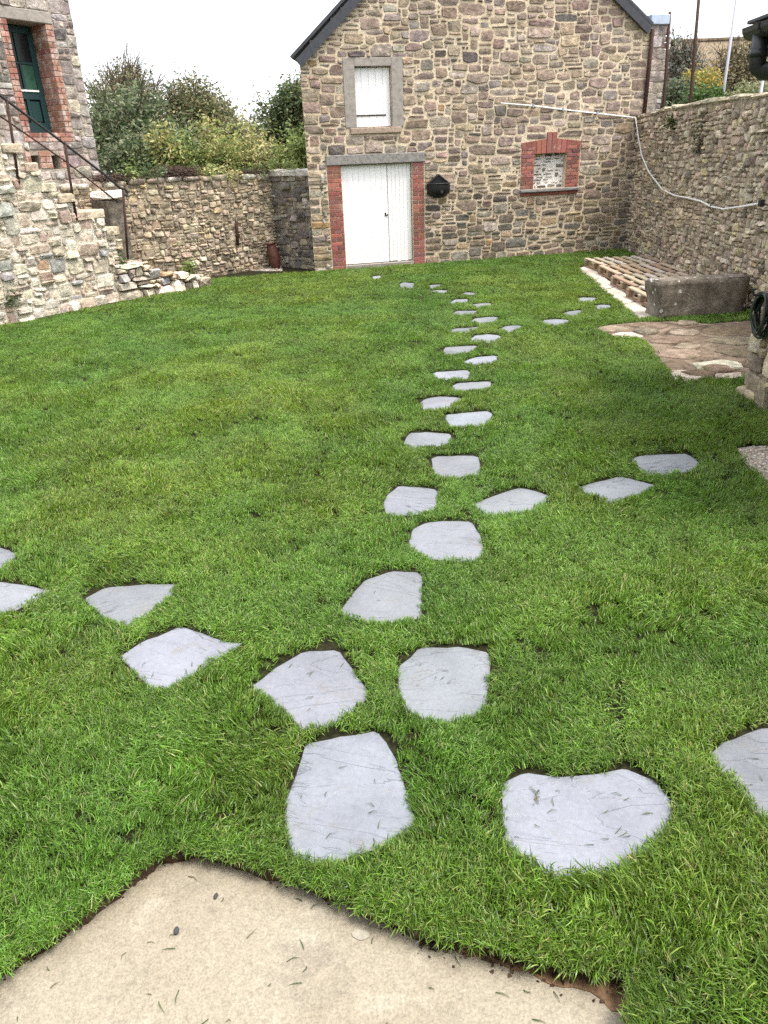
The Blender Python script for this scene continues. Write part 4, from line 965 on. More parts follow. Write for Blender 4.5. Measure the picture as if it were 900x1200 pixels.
bricks(house, courses(q0 - bw_, q0, qv0, qv1, 0.078, 0.22, r_h) + courses(q1, q1 + bw_, qv0, qv1, 0.078, 0.22, r_h) + courses(q0 - bw_, q1 + bw_, qv0 - 0.14, qv0 - 0.004, 0.07, 0.22, r_h)
       + courses(vents[0][1] + 0.0, vents[1][0], vents[0][2], vents[0][3] + 0.06, 0.075, 0.2, r_h) + courses(vents[0][0] - 0.1, vents[0][0], vents[0][2], vents[0][3] + 0.06, 0.075, 0.2, r_h) + courses(vents[1][1], vents[1][1] + 0.1, vents[0][2], vents[0][3] + 0.06, 0.075, 0.2, r_h),
       r_h, depth=0.43, proud=0.014, base=(0.27, 0.125, 0.095), m='brick_worn')
MB().box(q0 - bw_, q1 + bw_, -0.02, 0.44, qv1, qv1 + 0.16, 0.01, jit=0.003).build('door_lintel', M['concrete_trim'], house)
gd_ = MB(); fy = 0.34
f0, f1, g0, g1 = q0 + 0.01, q1 - 0.012, qv0 + 0.01, qv1 - 0.01; st = 0.09; mid_v = g0 + (g1 - g0) * 0.36; bar_v = g0 + (g1 - g0) * 0.66; mu = (f0 + f1) / 2
for bx_ in ((f0, f0 + st, g0, g1), (f1 - st, f1, g0, g1), (f0 + st, f1 - st, g0, g0 + 0.14), (f0 + st, f1 - st, g1 - 0.1, g1), (f0 + st, f1 - st, mid_v - 0.06, mid_v + 0.06), (f0 + st, f1 - st, bar_v - 0.015, bar_v + 0.015), (mu - 0.02, mu + 0.02, mid_v + 0.06, bar_v - 0.015), (mu - 0.02, mu + 0.02, bar_v + 0.015, g1 - 0.1), (mu - 0.03, mu + 0.03, g0 + 0.14, mid_v - 0.06)):
    gd_.box(bx_[0], bx_[1], fy, fy + 0.05, bx_[2], bx_[3], 0.004)
gdoor = gd_.build('door', M['green_paint'], house)
for (a, b) in ((f0 + st, mu - 0.02), (mu + 0.02, f1 - st)):
    MB().box(a, b, fy + 0.02, fy + 0.03, mid_v + 0.06, bar_v - 0.015).build('pane', M['glass_green'] if a > mu else M['glass'], gdoor)
    MB().box(a, b, fy + 0.02, fy + 0.03, bar_v + 0.015, g1 - 0.1).build('pane', M['glass'], gdoor)
    MB().box(a + 0.02, b - 0.02, fy + 0.015, fy + 0.035, g0 + 0.16, mid_v - 0.08, 0.006).build('panel', M['green_paint'], gdoor)
MB().box(f0 + st + 0.0, f1 - st, fy - 0.012, fy - 0.002, mid_v + 0.05, mid_v + 0.075).build('weather_bead', M['white_paint'], gdoor)
#@@NEXT
# low ruined footing in front of the garden wall
LF = Frame(gp(146, 352), gp(243, 335.5))
lp = [SFp for SFp in (LF.uv(149, 306), LF.uv(165, 309), LF.uv(190, 316), LF.uv(215, 320), LF.uv(238, 325))]
def ltop(u): return float(np.interp(u, [p[0] for p in lp], [p[1] for p in lp]))
ledge = thing('ruined_footing', 'low crumbling stone footing in front of the garden wall, right of the stair', 'footing', tuple(LF.O), LF.rz)
mb = MB(); kk = 14
for i in range(kk):
    a, b = LF.L * i / kk, LF.L * (i + 1) / kk; mb.box(a, b, 0.02, 0.7, -0.1, max(0.06, ltop((a + b) / 2) - 0.04))
lb = mb.build('core', M['mortar_garden'], ledge)
r_l = random.Random(41)
rects = pack(LF.L, 0.8, 0.07, lambda u, v: v < ltop(u) - 0.03, r_l, lambda r, v: (r.choice((2, 3, 4, 5)), r.choice((1, 2, 2, 3))))
masonry(lb, LF, rects, PAL_PALE, M['stone_pale'], r_l, gap=0.014, depth=(0.02, 0.12), warp=0.01, rough=2.2)
for i in range(14):                                             # loose stones lying on top
    u = r_l.uniform(0.02, LF.L - 0.05); w = r_l.uniform(0.12, 0.3)
    V, Fc = stone_shape(w, w * r_l.uniform(0.5, 0.8), 0.05, r_l, 0.0, 9, 2.2)
    V = [(x, z, max(-0.02, -y)) for x, y, z in V]
    MB().add([(x, -y, z) for x, y, z in V], [f[::-1] for f in Fc] if False else Fc, jit_col(pick(PAL_PALE, r_l), r_l)).build('top_stone', M['stone_pale'], ledge, (u, r_l.uniform(0.08, 0.6), max(0.06, ltop(u) - 0.04) + 0.005), smooth=True, rot=(r_l.uniform(-.2, .2), r_l.uniform(-.2, .2), r_l.uniform(-.5, .5)))

# house wall at the right picture edge, with gutter, downpipe and hose
NF = Frame((3.195, 6.22), (3.12, 3.0))
nh = thing('side_house', 'lichened stone house wall cut by the right picture edge, with black gutter', 'house', tuple(NF.O), NF.rz)
NT_ = 2.95
nb_ = MB().box(0, NF.L, 0, 3.0, -0.1, NT_).build('wall', M['mortar_old'], nh)
# added unseen wall and eaves behind the camera, darkening the nearest grass and terrace
_c, _s = math.cos(-NF.rz), math.sin(-NF.rz)
def n_loc(x, y, z): dx, dy = x - NF.O[0], y - NF.O[1]; return (dx * _c - dy * _s, dx * _s + dy * _c, z)
bk = [n_loc(x, y, z) for z in (-0.1, 5.4) for x, y in ((-7, -1.9), (6.4, -1.9), (6.4, -1.6), (-7, -1.6))]
BOXF = [(0, 3, 2, 1), (4, 5, 6, 7), (0, 1, 5, 4), (1, 2, 6, 5), (2, 3, 7, 6), (3, 0, 4, 7)]
MB().add(bk, BOXF).build('added_shade_wall', M['far_wall'], nh)
MB().add([n_loc(x, y, z) for z in (5.4, 5.5) for x, y in ((-7.2, -2.4), (6.6, -2.4), (6.6, -1.3), (-7.2, -1.3))], BOXF).build('added_shade_eaves', M['slate_roof'], nh)
r_n = random.Random(47)
rects = pack(NF.L, NT_, 0.08, lambda u, v: True, r_n, lambda r, v: (r.choice((1, 2, 3, 3, 4)), r.choice((1, 2, 2, 3))))
masonry(nb_, NF, rects, PAL_OLD, M['stone_lich'], r_n, gap=0.013, depth=(0.005, 0.045), warp=0.02, rough=1.6)
gn = 0.32; gu0, gv0 = NF.uv(883, 33, gn)
gt = MB(); n_ = 9; V = []
for uu in (gu0, NF.L):
    for rr in (0.085, 0.075):
        for i in range(n_): t = math.pi * i / (n_ - 1); V.append((uu, -gn - math.cos(t) * rr, gv0 - math.sin(t) * rr))
Fc = [(i, i + 1, 2 * n_ + i + 1, 2 * n_ + i) for i in range(n_ - 1)] + [(n_ + i, 3 * n_ + i, 3 * n_ + i + 1, n_ + i + 1) for i in range(n_ - 1)] + [(0, 2 * n_, 3 * n_, n_), (n_ - 1, 2 * n_ - 1, 4 * n_ - 1, 3 * n_ - 1)] + [tuple(range(n_))[::-1]]
gut = gt.add(V, Fc).build('gutter', M['black_plastic'], nh, smooth=False)
for uu in (gu0 + 0.28, gu0 + 1.0, gu0 + 1.7):
    MB().tube([(uu, -gn - math.cos(math.pi * i / 8) * 0.09, gv0 + 0.005 - math.sin(math.pi * i / 8) * 0.09) for i in range(9)], 0.007, 5).build('bracket', M['iron'], gut)
MB().box(gu0 - 0.06, NF.L, -gn - 0.03, 1.6, gv0 + 0.03, gv0 + 0.055, 0.004).build('eaves', M['slate_roof'], nh)
q_ = [NF.uv(893, 40, gn), NF.uv(889, 62, gn), NF.uv(885, 84, gn)]
MB().tube([(q_[0][0], -gn, q_[0][1]), (q_[0][0], -gn, q_[1][1]), (q_[0][0], -gn, q_[2][1] + 0.03), (q_[0][0] + 0.01, -gn + 0.04, q_[2][1]), (q_[0][0] + 0.15, -gn + 0.16, q_[2][1] - 0.02), (q_[0][0] + 0.35, 0.02, q_[2][1] - 0.03)], 0.062, 12).build('downpipe', M['black_plastic'], nh, smooth=True)
MB().tube([(q_[0][0], -gn, q_[1][1] + 0.02), (q_[0][0], -gn, q_[1][1] - 0.03)], 0.07, 12).build('pipe_collar', M['black_plastic'], nh, smooth=True)
# hose coil hung on that wall
hp = NF.w(*NF.uv(904, 345, 0.05), 0.05)
hose = thing('hose_coil', 'dark green hose coiled on the wall at the right picture edge', 'hose', tuple(hp), NF.rz)
for i in range(9):
    a = r_n.uniform(0.10, 0.15); b = r_n.uniform(0.12, 0.17); ox, oz = r_n.uniform(-0.02, 0.03), -b + r_n.uniform(-0.01, 0.03); tw = r_n.uniform(-.25, .25); dy = -0.01 - 0.009 * i
    MB().tube([(ox + a * math.sin(t) + tw * 0.3 * b * math.cos(t), dy + 0.012 * math.sin(2 * t + i), oz + b * math.cos(t)) for t in [6.2832 * k / 24 for k in range(25)]], 0.009, 6, caps=False).build('loop', M['hose'], hose, smooth=True)
MB().tube([(0, 0.08, 0.0), (0, -0.14, 0.0), (0, -0.15, 0.05)], 0.01, 6).build('hook', M['iron'], hose)

# ------------------------------------------------------------------ pallets and stone block
PAL = [((3.955, 14.55), 0.05), ((3.935, 13.50), 0.0), ((3.80, 12.30), 0.01), ((3.69, 11.15), 0.02)]   # far left corner, turn
PW, PL = 1.16, 1.06
r_p = random.Random(53)
def wood(r): return jit_col(pick([(4, (0.44, 0.36, 0.265)), (2, (0.34, 0.26, 0.18)), (1, (0.38, 0.235, 0.12)), (1.5, (0.5, 0.43, 0.34))], r), r, 0.18)
W_, L_ = PW, PL
deck = [MB().box(-0.041, 0.041, -L_ / 2, L_ / 2, -0.011, 0.011, 0.003, wood(r_p), 0.002, r_p).mesh('board', M['pallet']) for _ in range(8)]
cross = [MB().box(-W_ / 2, W_ / 2, -0.05, 0.05, -0.011, 0.011, 0.003, wood(r_p)).mesh('bearer', M['pallet']) for _ in range(3)]
block = [MB().box(-0.05, 0.05, -0.05, 0.05, -0.039, 0.039, 0.004, jit_col((0.3, 0.22, 0.15), r_p)).mesh('block', M['pallet']) for _ in range(3)]
bottom = [MB().box(-0.05, 0.05, -L_ / 2, L_ / 2, -0.01, 0.01, 0.003, jit_col((0.26, 0.18, 0.115), r_p)).mesh('bottom_board', M['pallet']) for _ in range(3)]
NMS = ('farthest of the four in the row', 'second farthest of the four in the row', 'third farthest of the four in the row', 'nearest of the four, behind the stone block')
NB = 7
for i in range(4):
    (cx_, cy_), a_ = PAL[i]; c = (cx_ + W_ / 2 * math.cos(a_) + L_ / 2 * math.sin(a_), cy_ + W_ / 2 * math.sin(a_) - L_ / 2 * math.cos(a_))
    t = thing('pallet', 'bare wooden pallet beside the right wall, ' + NMS[i], 'pallet', (c[0], c[1], 0.02), a_, 'wooden pallets in a row by the wall')
    def put(nm, me, loc, rz=0.0): o = bpy.data.objects.new(nm, me); o.location = loc; o.rotation_euler = (0, 0, rz); link(o, t)
    for k in range(NB): put('board', deck[r_p.randrange(8)], (-W_ / 2 + 0.055 + (W_ - 0.11) * k / (NB - 1), 0, 0.132), r_p.uniform(-.008, .008))
    for y in (-L_ / 2 + 0.05, 0, L_ / 2 - 0.05):
        put('bearer', r_p.choice(cross), (0, y, 0.109))
        for x in (-W_ / 2 + 0.05, 0, W_ / 2 - 0.05): put('block', r_p.choice(block), (x, y, 0.0585))
    for x in (-W_ / 2 + 0.05, 0, W_ / 2 - 0.05): put('bottom_board', r_p.choice(bottom), (x, 0, 0.0095))

TF = Frame(gp(768, 374), gp(873, 367)); th = TF.uv(767, 328)[1]; th2 = TF.uv(868, 321)[1]
def granite():
    t = NT('dark_granite'); c = t.co('Object'); n1 = t.noise(c, 4, 7, 0.7); n2 = t.noise(c, 35, 5, 0.7)
    col = t.ramp(n1, [(0.3, (0.065, 0.053, 0.041)), (0.5, (0.19, 0.162, 0.128)), (0.7, (0.36, 0.31, 0.255))])
    col = t.mix(col, t.ramp(n2, [(0.3, 0.6), (0.55, 1.0), (0.8, 1.4)]), 0.9, 'MULTIPLY')
    lf = t.ramp(t.math('ADD', t.vor(c, 8.5), t.math('MULTIPLY', t.noise(c, 2.6, 7, 0.7), 1.1)), [(0.66, 1.0), (0.73, 0.0)])
    col = t.mix(col, (0.6, 0.58, 0.53), lf)
    return t.out(col, 0.9, t.math('ADD', n1, t.math('MULTIPLY', n2, 0.4)), 0.03, 0.8, 0.2)
M['granite'] = granite()
bm = bmesh.new(); bmesh.ops.create_cube(bm, size=1); bmesh.ops.subdivide_edges(bm, edges=bm.edges[:], cuts=7, use_grid_fill=True)
bmesh.ops.bevel(bm, geom=[e for e in bm.edges if len(e.link_faces) == 2 and e.calc_face_angle() > 1], offset=0.02, segments=2, affect='EDGES')
for v in bm.verts:
    u = (v.co.x + 0.5); h = th + (th2 - th) * u; x, y, z = u * TF.L, (v.co.y + 0.5) * 0.34, (v.co.z + 0.5) * h
    nx = math.sin(x * 9 + z * 5) * 0.008 + math.sin(z * 17 + y * 11) * 0.007 + rnd.uniform(-.004, .004)
    if u < 0.06: x += 0.03 * math.sin(z * 11) * (1 - u / 0.06)
    if u > 0.94: x -= 0.04 * z
    v.co = Vector((x + nx, y + math.sin(x * 7 + z * 6) * 0.01 + rnd.uniform(-.004, .004), z - 0.03 + math.sin(x * 5) * 0.006))
me = bpy.data.meshes.new('stone_block'); bm.to_mesh(me); bm.free(); me.materials.append(M['granite']); me.polygons.foreach_set('use_smooth', [True] * len(me.polygons))
sb = bpy.data.objects.new('stone_block', me); sb.location = tuple(TF.O); sb.rotation_euler = (0, 0, TF.rz); link(sb)
tag(sb, 'dark weathered stone block spotted with white lichen, in front of the pallets', 'stone block')

# ------------------------------------------------------------------ small things along the back
pc = gp(324.5, 315); k = np.linalg.norm(pc - EYE) / 900
pot = thing('clay_jar', 'leaning rust-brown clay jar in the corner left of the barn', 'jar', tuple(pc)); pot.rotation_euler = (0, math.radians(-9), 0)
ph_ = 0.52
MB().lathe([(0.07, 0), (0.10, 0.06), (0.125, 0.2), (0.12, 0.34), (0.095, 0.45), (0.085, ph_ - 0.02), (0.10, ph_), (0.075, ph_), (0.065, ph_ - 0.1)], 18).build('body', M['terracotta'], pot, smooth=True)
MB().tube([(0.1 * math.cos(t), 0.1 * math.sin(t), ph_ - 0.012) for t in [6.2832 * i / 18 for i in range(19)]], 0.013, 6, caps=False).build('rim', M['terracotta'], pot, smooth=True)
sp = GF.w(*GF.uv(278.5, 288, 0.05), 0.05); sp2 = GF.w(*GF.uv(277, 259, 0.05), 0.05)
tag(MB().tube([sp, (sp + sp2) / 2 + np.array([.01, 0, 0]), sp2], 0.028, 7).build('iron_stake', M['rust'], smooth=True), 'short rusty stake standing against the garden wall', 'stake')
wc = np.array([*SF.w(LS - 0.02, 0, -0.25)[:2], 0]); cw = SF.w(*SF.uv(128, 224, -0.6), -0.6)
cs_ = MB().box(-0.28, 0.2, -0.2, 0.25, -0.16, 0.05, 0.03, (0.78, 0.77, 0.73), 0.015).box(-0.2, 0.1, -0.12, 0.2, -1.7, -0.15, 0.02, (0.5, 0.44, 0.36), 0.01)
wcs = thing('gate_pier', 'whitewashed cap stone on a short pier behind the foot of the handrail', 'pier', (cw[0], cw[1], 0), SF.rz)
MB().box(-0.2, 0.16, -0.15, 0.25, -0.1, cw[2] - 0.14, 0.02, (0.15, 0.13, 0.105), 0.01).build('shaft', M['stone_moss'], wcs)  # shaft tinted dark, the shade of the recess put into its colour
MB().box(-0.2, 0.17, -0.18, 0.28, -0.137, 0.02, 0.04, (0.8, 0.79, 0.75), 0.02).build('cap', M['mortar_white'], wcs, (0, 0, cw[2]))

# rods, fence and far house beyond the right wall
for (a, b, rad, lab) in (((785, 14), (776.5, 140), 0.03, 'shorter rusty iron rod rising behind the wall, next to the barn'), ((820, -14), (807.5, 135), 0.03, 'taller rusty iron rod rising behind the wall, right of the shorter one')):
    fr = RF.shifted(-0.55); p, q = fr.w(*fr.uv(*a)), fr.w(*fr.uv(*b)); q2 = q + (q - p) * ((q[2]) / (p[2] - q[2]))
    tag(MB().tube([p, (p + q) / 2, q2], rad, 8).build('iron_rod', M['rust'], smooth=True), lab, 'rod', 'rusty rods behind the right wall')
FF = RF.shifted(-2.6)
ftop = FF.uv(849, 20)[1]
fence = thing('wire_fence', 'tall wire mesh fence on galvanised posts behind the right wall', 'fence', tuple(FF.O), FF.rz)
fu = [FF.uv(861, 0)[0] * 0.5 + FF.uv(848, 120)[0] * 0.5, FF.uv(893, 100)[0]]; fstep = max(1.6, fu[1] - fu[0])
fht = 5.2
for i, u in enumerate([0.3, fu[0], fu[1], fu[1] + fstep]):
    MB().tube([(u, 0, -0.1), (u, 0, fht if i == 1 else 3.2)], 0.032, 8).build('post', M['galv'], fence, smooth=True)
wmsh = MB(); uu0, uu1 = 0.3, fu[1] + fstep
def wire(a, b, rad=0.0022): wmsh.tube([a, b], rad, 3, caps=False)
stp = 0.09; hgt = 3.2; k0 = int((uu1 - uu0 + hgt) / stp)
for i in range(k0):
    s0 = uu0 - hgt + i * stp
    a, b = max(s0, uu0), min(s0 + hgt, uu1)
    if b > a: wire((a, 0, a - s0), (b, 0, b - s0)); wire((a, 0.003, hgt - (a - s0)), (b, 0.003, hgt - (b - s0)))
for z in (0.1, 1.6, 3.2): wire((uu0, 0, z), (uu1, 0, z), 0.004)
o = wmsh.build('wire_mesh', M['galv'], fence); o['kind'] = 'stuff'

ha, hb = at(820, 37, 40), at(1010, 34, 40)
fh = thing('far_house', 'far house with a brown tiled roof beyond the wire fence', 'house', (ha[0], ha[1], 0), 0.0)
rl = float(hb[0] - ha[0]); rt = float(ha[2])
MB().box(0.2, rl, 0.3, 7, -0.1, rt - 3.2).build('wall', M['far_wall'], fh)
MB().add([(0, 3.5, rt), (rl, 3.5, rt), (rl + 0.3, -0.3, rt - 3.4), (0.5, -0.3, rt - 3.4), (0, 7, rt - 3.4), (rl, 7, rt - 3.4)], [(0, 3, 2, 1), (0, 1, 5, 4), (0, 4, 3)]).build('roof', M['roof_tile'], fh)
MB().box(-0.05, rl, 3.4, 3.6, rt - 0.02, rt + 0.12, 0.03).build('ridge', M['roof_tile'], fh)

# ------------------------------------------------------------------ trees and shrubs
def leaves(mbV, mbQ, mbT, C, spread, cnt, size, cols, g, flat=0.6):
    """cnt leaf blades scattered about the points C"""
    k = len(C); idx = g.integers(0, k, cnt); P = C[idx] + g.normal(0, 1, (cnt, 3)) * spread
    d = g.normal(0, 1, (cnt, 3)); d[:, 2] *= flat; d /= np.linalg.norm(d, axis=1)[:, None]
    e = np.cross(d, g.normal(0, 1, (cnt, 3))); e /= np.linalg.norm(e, axis=1)[:, None]
    s = (size * g.uniform(0.6, 1.35, cnt))[:, None]; nrm = np.cross(d, e)
    V = np.stack([P - d * s, P + e * s * 0.42 + nrm * s * 0.12, P + d * s, P - e * s * 0.42 + nrm * s * 0.12], 1)
    base = sum(len(v) for v in mbV)
    mbV.append(V.reshape(-1, 3)); mbQ.append(base + np.arange(cnt * 4).reshape(-1, 4))
    c = np.array(cols)[g.integers(0, len(cols), cnt)] * g.uniform(0.7, 1.3, (cnt, 1)); mbT.append(np.repeat(c, 4, 0))
def branch_pts(a, b, r, bow=0.12, k=4):
    a, b = Vector(a), Vector(b); L = (b - a).length; off = Vector((r.uniform(-1, 1), r.uniform(-1, 1), r.uniform(0, 1))) * bow * L
    return [a.lerp(b, t) + off * math.sin(math.pi * t) + Vector((r.uniform(-1, 1), r.uniform(-1, 1), r.uniform(-1, 1))) * 0.02 * L for t in [i / k for i in range(k + 1)]]
def tree(name, label, cat, base, blobs, cols, seed, nclump=60, nleaf=6000, lsize=0.06, twigs=0, trunk_r=0.12, group=None, clump=0.28, twig_leaf=0, shell=0.55):
    """blobs: (centre xyz, radius xyz); clumps of leaves sit in the outer part of the blobs, limbs run to each clump"""
    g = np.random.default_rng(seed); r = random.Random(seed); base = np.array(base, float)
    t = thing(name, label, cat, tuple(base), 0, group)
    vol = np.array([b[1][0] * b[1][1] * b[1][2] for b in blobs]); C = []
    for _ in range(nclump):
        c, rad = blobs[g.choice(len(blobs), p=vol / vol.sum())]; d = g.normal(0, 1, 3); d /= np.linalg.norm(d)
        C.append(np.array(c) - base + d * np.array(rad) * (shell + (1 - shell) * g.random()) * (0.9 + 0.25 * g.random()))
    C = np.array(C); zt = max(0.3, float(np.percentile(C[:, 2], 35)))
    tk = MB(); top = np.array([np.mean(C[:, 0]) * 0.4, np.mean(C[:, 1]) * 0.4, zt]); tp_ = branch_pts((0, 0, -0.15), top, r, 0.05, 6)
    tk.tube(tp_, [trunk_r * (1 - 0.45 * i / 6) for i in range(7)], 8)
    forks = [tp_[3], tp_[4], tp_[5], tp_[6]]; ends = []
    limbs = []
    for i in range(8):
        e = C[g.integers(0, len(C))] * 0.75 + np.array(tp_[6]) * 0.25; p = branch_pts(forks[r.randrange(4)], e, r); tk.tube(p, [trunk_r * 0.5 * (1 - 0.7 * j / 4) for j in range(5)], 6); limbs += p[1:]
    LP = np.array([tuple(p) for p in limbs])
    for c in C:
        near = LP[np.argmin(np.linalg.norm(LP - c, axis=1))]; p = branch_pts(near, c, r, 0.15, 3); tk.tube(p, [trunk_r * 0.16 * (1 - 0.75 * j / 3) for j in range(4)], 4, caps=False); ends += p[1:]
    for i in range(twigs):
        a = C[g.integers(0, len(C))]; d = a - np.array(tp_[6]); d = d / np.linalg.norm(d) + g.normal(0, 0.5, 3) + np.array([0, 0, 0.5]); d /= np.linalg.norm(d)
        L = g.uniform(0.5, 1.1) * clump * 2.4; p = branch_pts(a, a + d * L, r, 0.12, 3); tk.tube(p, [trunk_r * 0.07, trunk_r * 0.055, trunk_r * 0.04, trunk_r * 0.02], 3, caps=False)
        if twig_leaf: ends += p[2:]
    tk.build('trunk', M['bark'], t, smooth=True)
    V, Q, T = [], [], []
    E = np.concatenate([C, C, np.array([tuple(p) for p in ends])]) if ends else C
    leaves(V, Q, T, E, clump * 0.5, nleaf, lsize, cols, g)
    o = bpy.data.objects.new('crown', np_mesh('crown', np.concatenate(V), np.concatenate(Q), np.concatenate(T), M['leaf'])); link(o, t)
    return t
def blob(px0, px1, py0, py1, Y, dep=1.0):
    a, b, c = at((px0 + px1) / 2, (py0 + py1) / 2, Y), at(px1, (py0 + py1) / 2, Y), at((px0 + px1) / 2, py0, Y)
    return (a, (np.linalg.norm(b - a), np.linalg.norm(b - a) * dep, c[2] - a[2]))
def gbase(px, Y): p = at(px, 250, Y); return (p[0], p[1], 0.0)
DKG = [(0.086, 0.131, 0.052), (0.131, 0.174, 0.078), (0.061, 0.096, 0.043), (0.209, 0.235, 0.131)]
OLV = [(0.181, 0.181, 0.081), (0.236, 0.217, 0.1), (0.136, 0.145, 0.064), (0.271, 0.226, 0.128)]
GRN = [(0.096, 0.139, 0.055), (0.139, 0.192, 0.07), (0.078, 0.108, 0.049)]
YEL = [(0.376, 0.35, 0.122), (0.313, 0.35, 0.113), (0.234, 0.304, 0.096), (0.438, 0.369, 0.157), (0.517, 0.498, 0.244)]
LIM = [(0.232, 0.304, 0.087), (0.174, 0.246, 0.072), (0.29, 0.348, 0.131)]
BWN = [(0.275, 0.217, 0.131), (0.217, 0.189, 0.123), (0.319, 0.246, 0.145)]
GRY = [(0.29, 0.275, 0.232), (0.217, 0.217, 0.174), (0.174, 0.189, 0.131)]
TG = 'trees behind the garden wall'
tree('broadleaf_tree', 'dark green tree with bare twigs on top, beside the left house', 'tree', gbase(160, 20), [blob(95, 215, 122, 215, 20), blob(105, 200, 100, 160, 20.3), blob(120, 240, 160, 225, 19)], DKG + [(0.24, 0.26, 0.16)], 5, 150, 21000, 0.062, 260, 0.16, TG, 0.36, shell=0.35)
tree('autumn_tree', 'bare brownish tree rising behind the dark green one', 'tree', gbase(150, 26), [blob(102, 195, 88, 155, 26), blob(118, 182, 80, 120, 26)], BWN + OLV, 6, 70, 5200, 0.05, 420, 0.14, TG, 0.42)
tree('broadleaf_tree', 'olive brown tree in the middle behind the garden wall', 'tree', gbase(235, 27), [blob(180, 290, 100, 205, 27), blob(195, 268, 98, 155, 27), blob(240, 325, 140, 205, 26)], OLV + DKG[:1], 8, 150, 21000, 0.062, 260, 0.17, TG, 0.4, shell=0.35)
tree('broadleaf_tree', 'leafy green tree touching the left side of the barn', 'tree', gbase(340, 24), [blob(300, 372, 112, 195, 24), blob(318, 380, 95, 150, 24)], GRN + OLV[:1], 9, 95, 13000, 0.06, 200, 0.15, TG, 0.34, shell=0.35)
SG = 'yellowing shrubs behind the garden wall'
for (a, b, c, Y, cols, sd, lab) in ((182, 205, 150, 18.4, YEL, 21, 'pale yellow shrub, leftmost behind the garden wall'), (205, 228, 160, 18.6, LIM, 22, 'yellow-green shrub, second from the left behind the garden wall'),
    (226, 252, 132, 19.2, YEL, 23, 'tall yellow shrub in the middle behind the garden wall'), (246, 278, 150, 18.8, YEL + LIM, 24, 'bushy straw-coloured shrub right of the tall yellow one'),
    (276, 302, 142, 19.4, YEL, 25, 'golden shrub left of the dark gap behind the wall'), (298, 326, 152, 19.0, YEL + OLV, 26, 'tawny shrub below the leafy green tree'), (322, 345, 165, 18.8, LIM + YEL, 27, 'light green shrub next to the upright green one'), (340, 362, 148, 18.6, LIM, 28, 'upright fresh green shrub touching the barn corner'),
    (160, 190, 172, 18.2, LIM + DKG, 29, 'low mixed green shrub at the left end of the yellow shrubs')):
    tree('garden_shrub', lab, 'shrub', gbase((a + b) / 2, Y), [blob(a - 3, b + 3, c + 22, 222, Y), blob((a * 2 + b) / 3, (a + 2 * b) / 3, c, c + 50, Y)], cols, sd, 36, 2600, 0.05, 70, 0.04, SG, 0.2, 1, shell=0.2)
tree('broadleaf_tree', 'low dense green tree filling the gap behind the yellow shrubs', 'tree', gbase(285, 29), [blob(225, 320, 135, 215, 29), blob(170, 260, 150, 215, 28)], OLV + GRN, 12, 90, 12000, 0.07, 150, 0.14, TG, 0.42, shell=0.2)
RG = 'trees and bushes behind the right wall'
tree('grey_tree', 'thin grey half-bare tree right of the stone pier', 'tree', gbase(797, 30), [blob(783, 815, 60, 130, 30), blob(785, 803, 38, 90, 30)], GRY, 31, 60, 3200, 0.07, 500, 0.12, RG, 0.4)
tree('yellow_bush', 'bush with bright yellow leaves behind the rusty rods', 'bush', gbase(818, 23), [blob(802, 836, 88, 125, 23)], [(0.5, 0.36, 0.06), (0.42, 0.33, 0.09), (0.3, 0.28, 0.08), (0.16, 0.2, 0.06)], 32, 40, 3000, 0.06, 60, 0.06, RG, 0.28)
tree('green_bush', 'fresh green bush under the yellow one behind the right wall', 'bush', gbase(822, 20), [blob(802, 850, 106, 140, 20)], [(0.07, 0.13, 0.03), (0.1, 0.17, 0.045), (0.05, 0.09, 0.025)], 33, 40, 3000, 0.055, 40, 0.06, RG, 0.25)
tree('grey_green_bush', 'grey-green bush behind the wall beside the stone pier', 'bush', gbase(790, 21), [blob(774, 806, 95, 150, 21)], [(0.12, 0.16, 0.09), (0.16, 0.2, 0.12), (0.09, 0.12, 0.07)], 34, 40, 2600, 0.055, 40, 0.06, RG, 0.26)
tree('hedge_tree', 'brownish autumn tree in front of the far tiled roof', 'tree', gbase(850, 32), [blob(815, 905, 70, 140, 32), blob(835, 900, 52, 100, 32)], BWN + [(0.15, 0.15, 0.07), (0.2, 0.19, 0.09)], 35, 110, 9000, 0.07, 500, 0.14, RG, 0.45, shell=0.3)
tree('light_bush', 'pale leafy bush behind the fence at the right picture edge', 'bush', gbase(880, 19), [blob(848, 925, 100, 130, 19)], [(0.2, 0.22, 0.1), (0.14, 0.17, 0.07), (0.28, 0.27, 0.15)], 36, 50, 3200, 0.05, 60, 0.05, RG, 0.22)

# tangles of dead and living ivy on the wall tops, weeds in the wall feet
def tangle(name, label, fr, u0, u1, top, cnt, r, m, rad=0.007, height=0.14, back=0.35, droop=0.12):
    mb = MB()
    for _ in range(cnt):
        u = r.uniform(u0, u1); y = r.uniform(-0.06, back); z = top(u) + r.uniform(0.0, height) * 0.7; a = r.uniform(0, 6.28); L = r.uniform(0.1, 0.32); p = [Vector((u, y, z))]
        for i in range(4):
            a += r.uniform(-.7, .7); p.append(p[-1] + Vector((math.cos(a), math.sin(a) * 0.7, r.uniform(-.5, .45))) * L / 4)
        p = [Vector((q.x, q.y, max(q.z, top(q.x) + 0.01) if q.y > -0.05 else max(q.z, top(q.x) - droop))) for q in p]
        mb.tube(p, [rad, rad, rad * .9, rad * .8, rad * .5], 4, tint=jit_col((1, 1, 1), r, 0.4), caps=False)
    o = mb.build(name, m, None, tuple(fr.O), rot=(0, 0, fr.rz)); return tag(o, label, 'ivy', kind='stuff')
M['dead_stem'] = simple('dead_ivy_stem', (0.085, 0.06, 0.048), 0.9, 0.1, var=0.4, scale=30)
r_t = random.Random(61)
gtc = lambda u: gtop(u) + 0.07
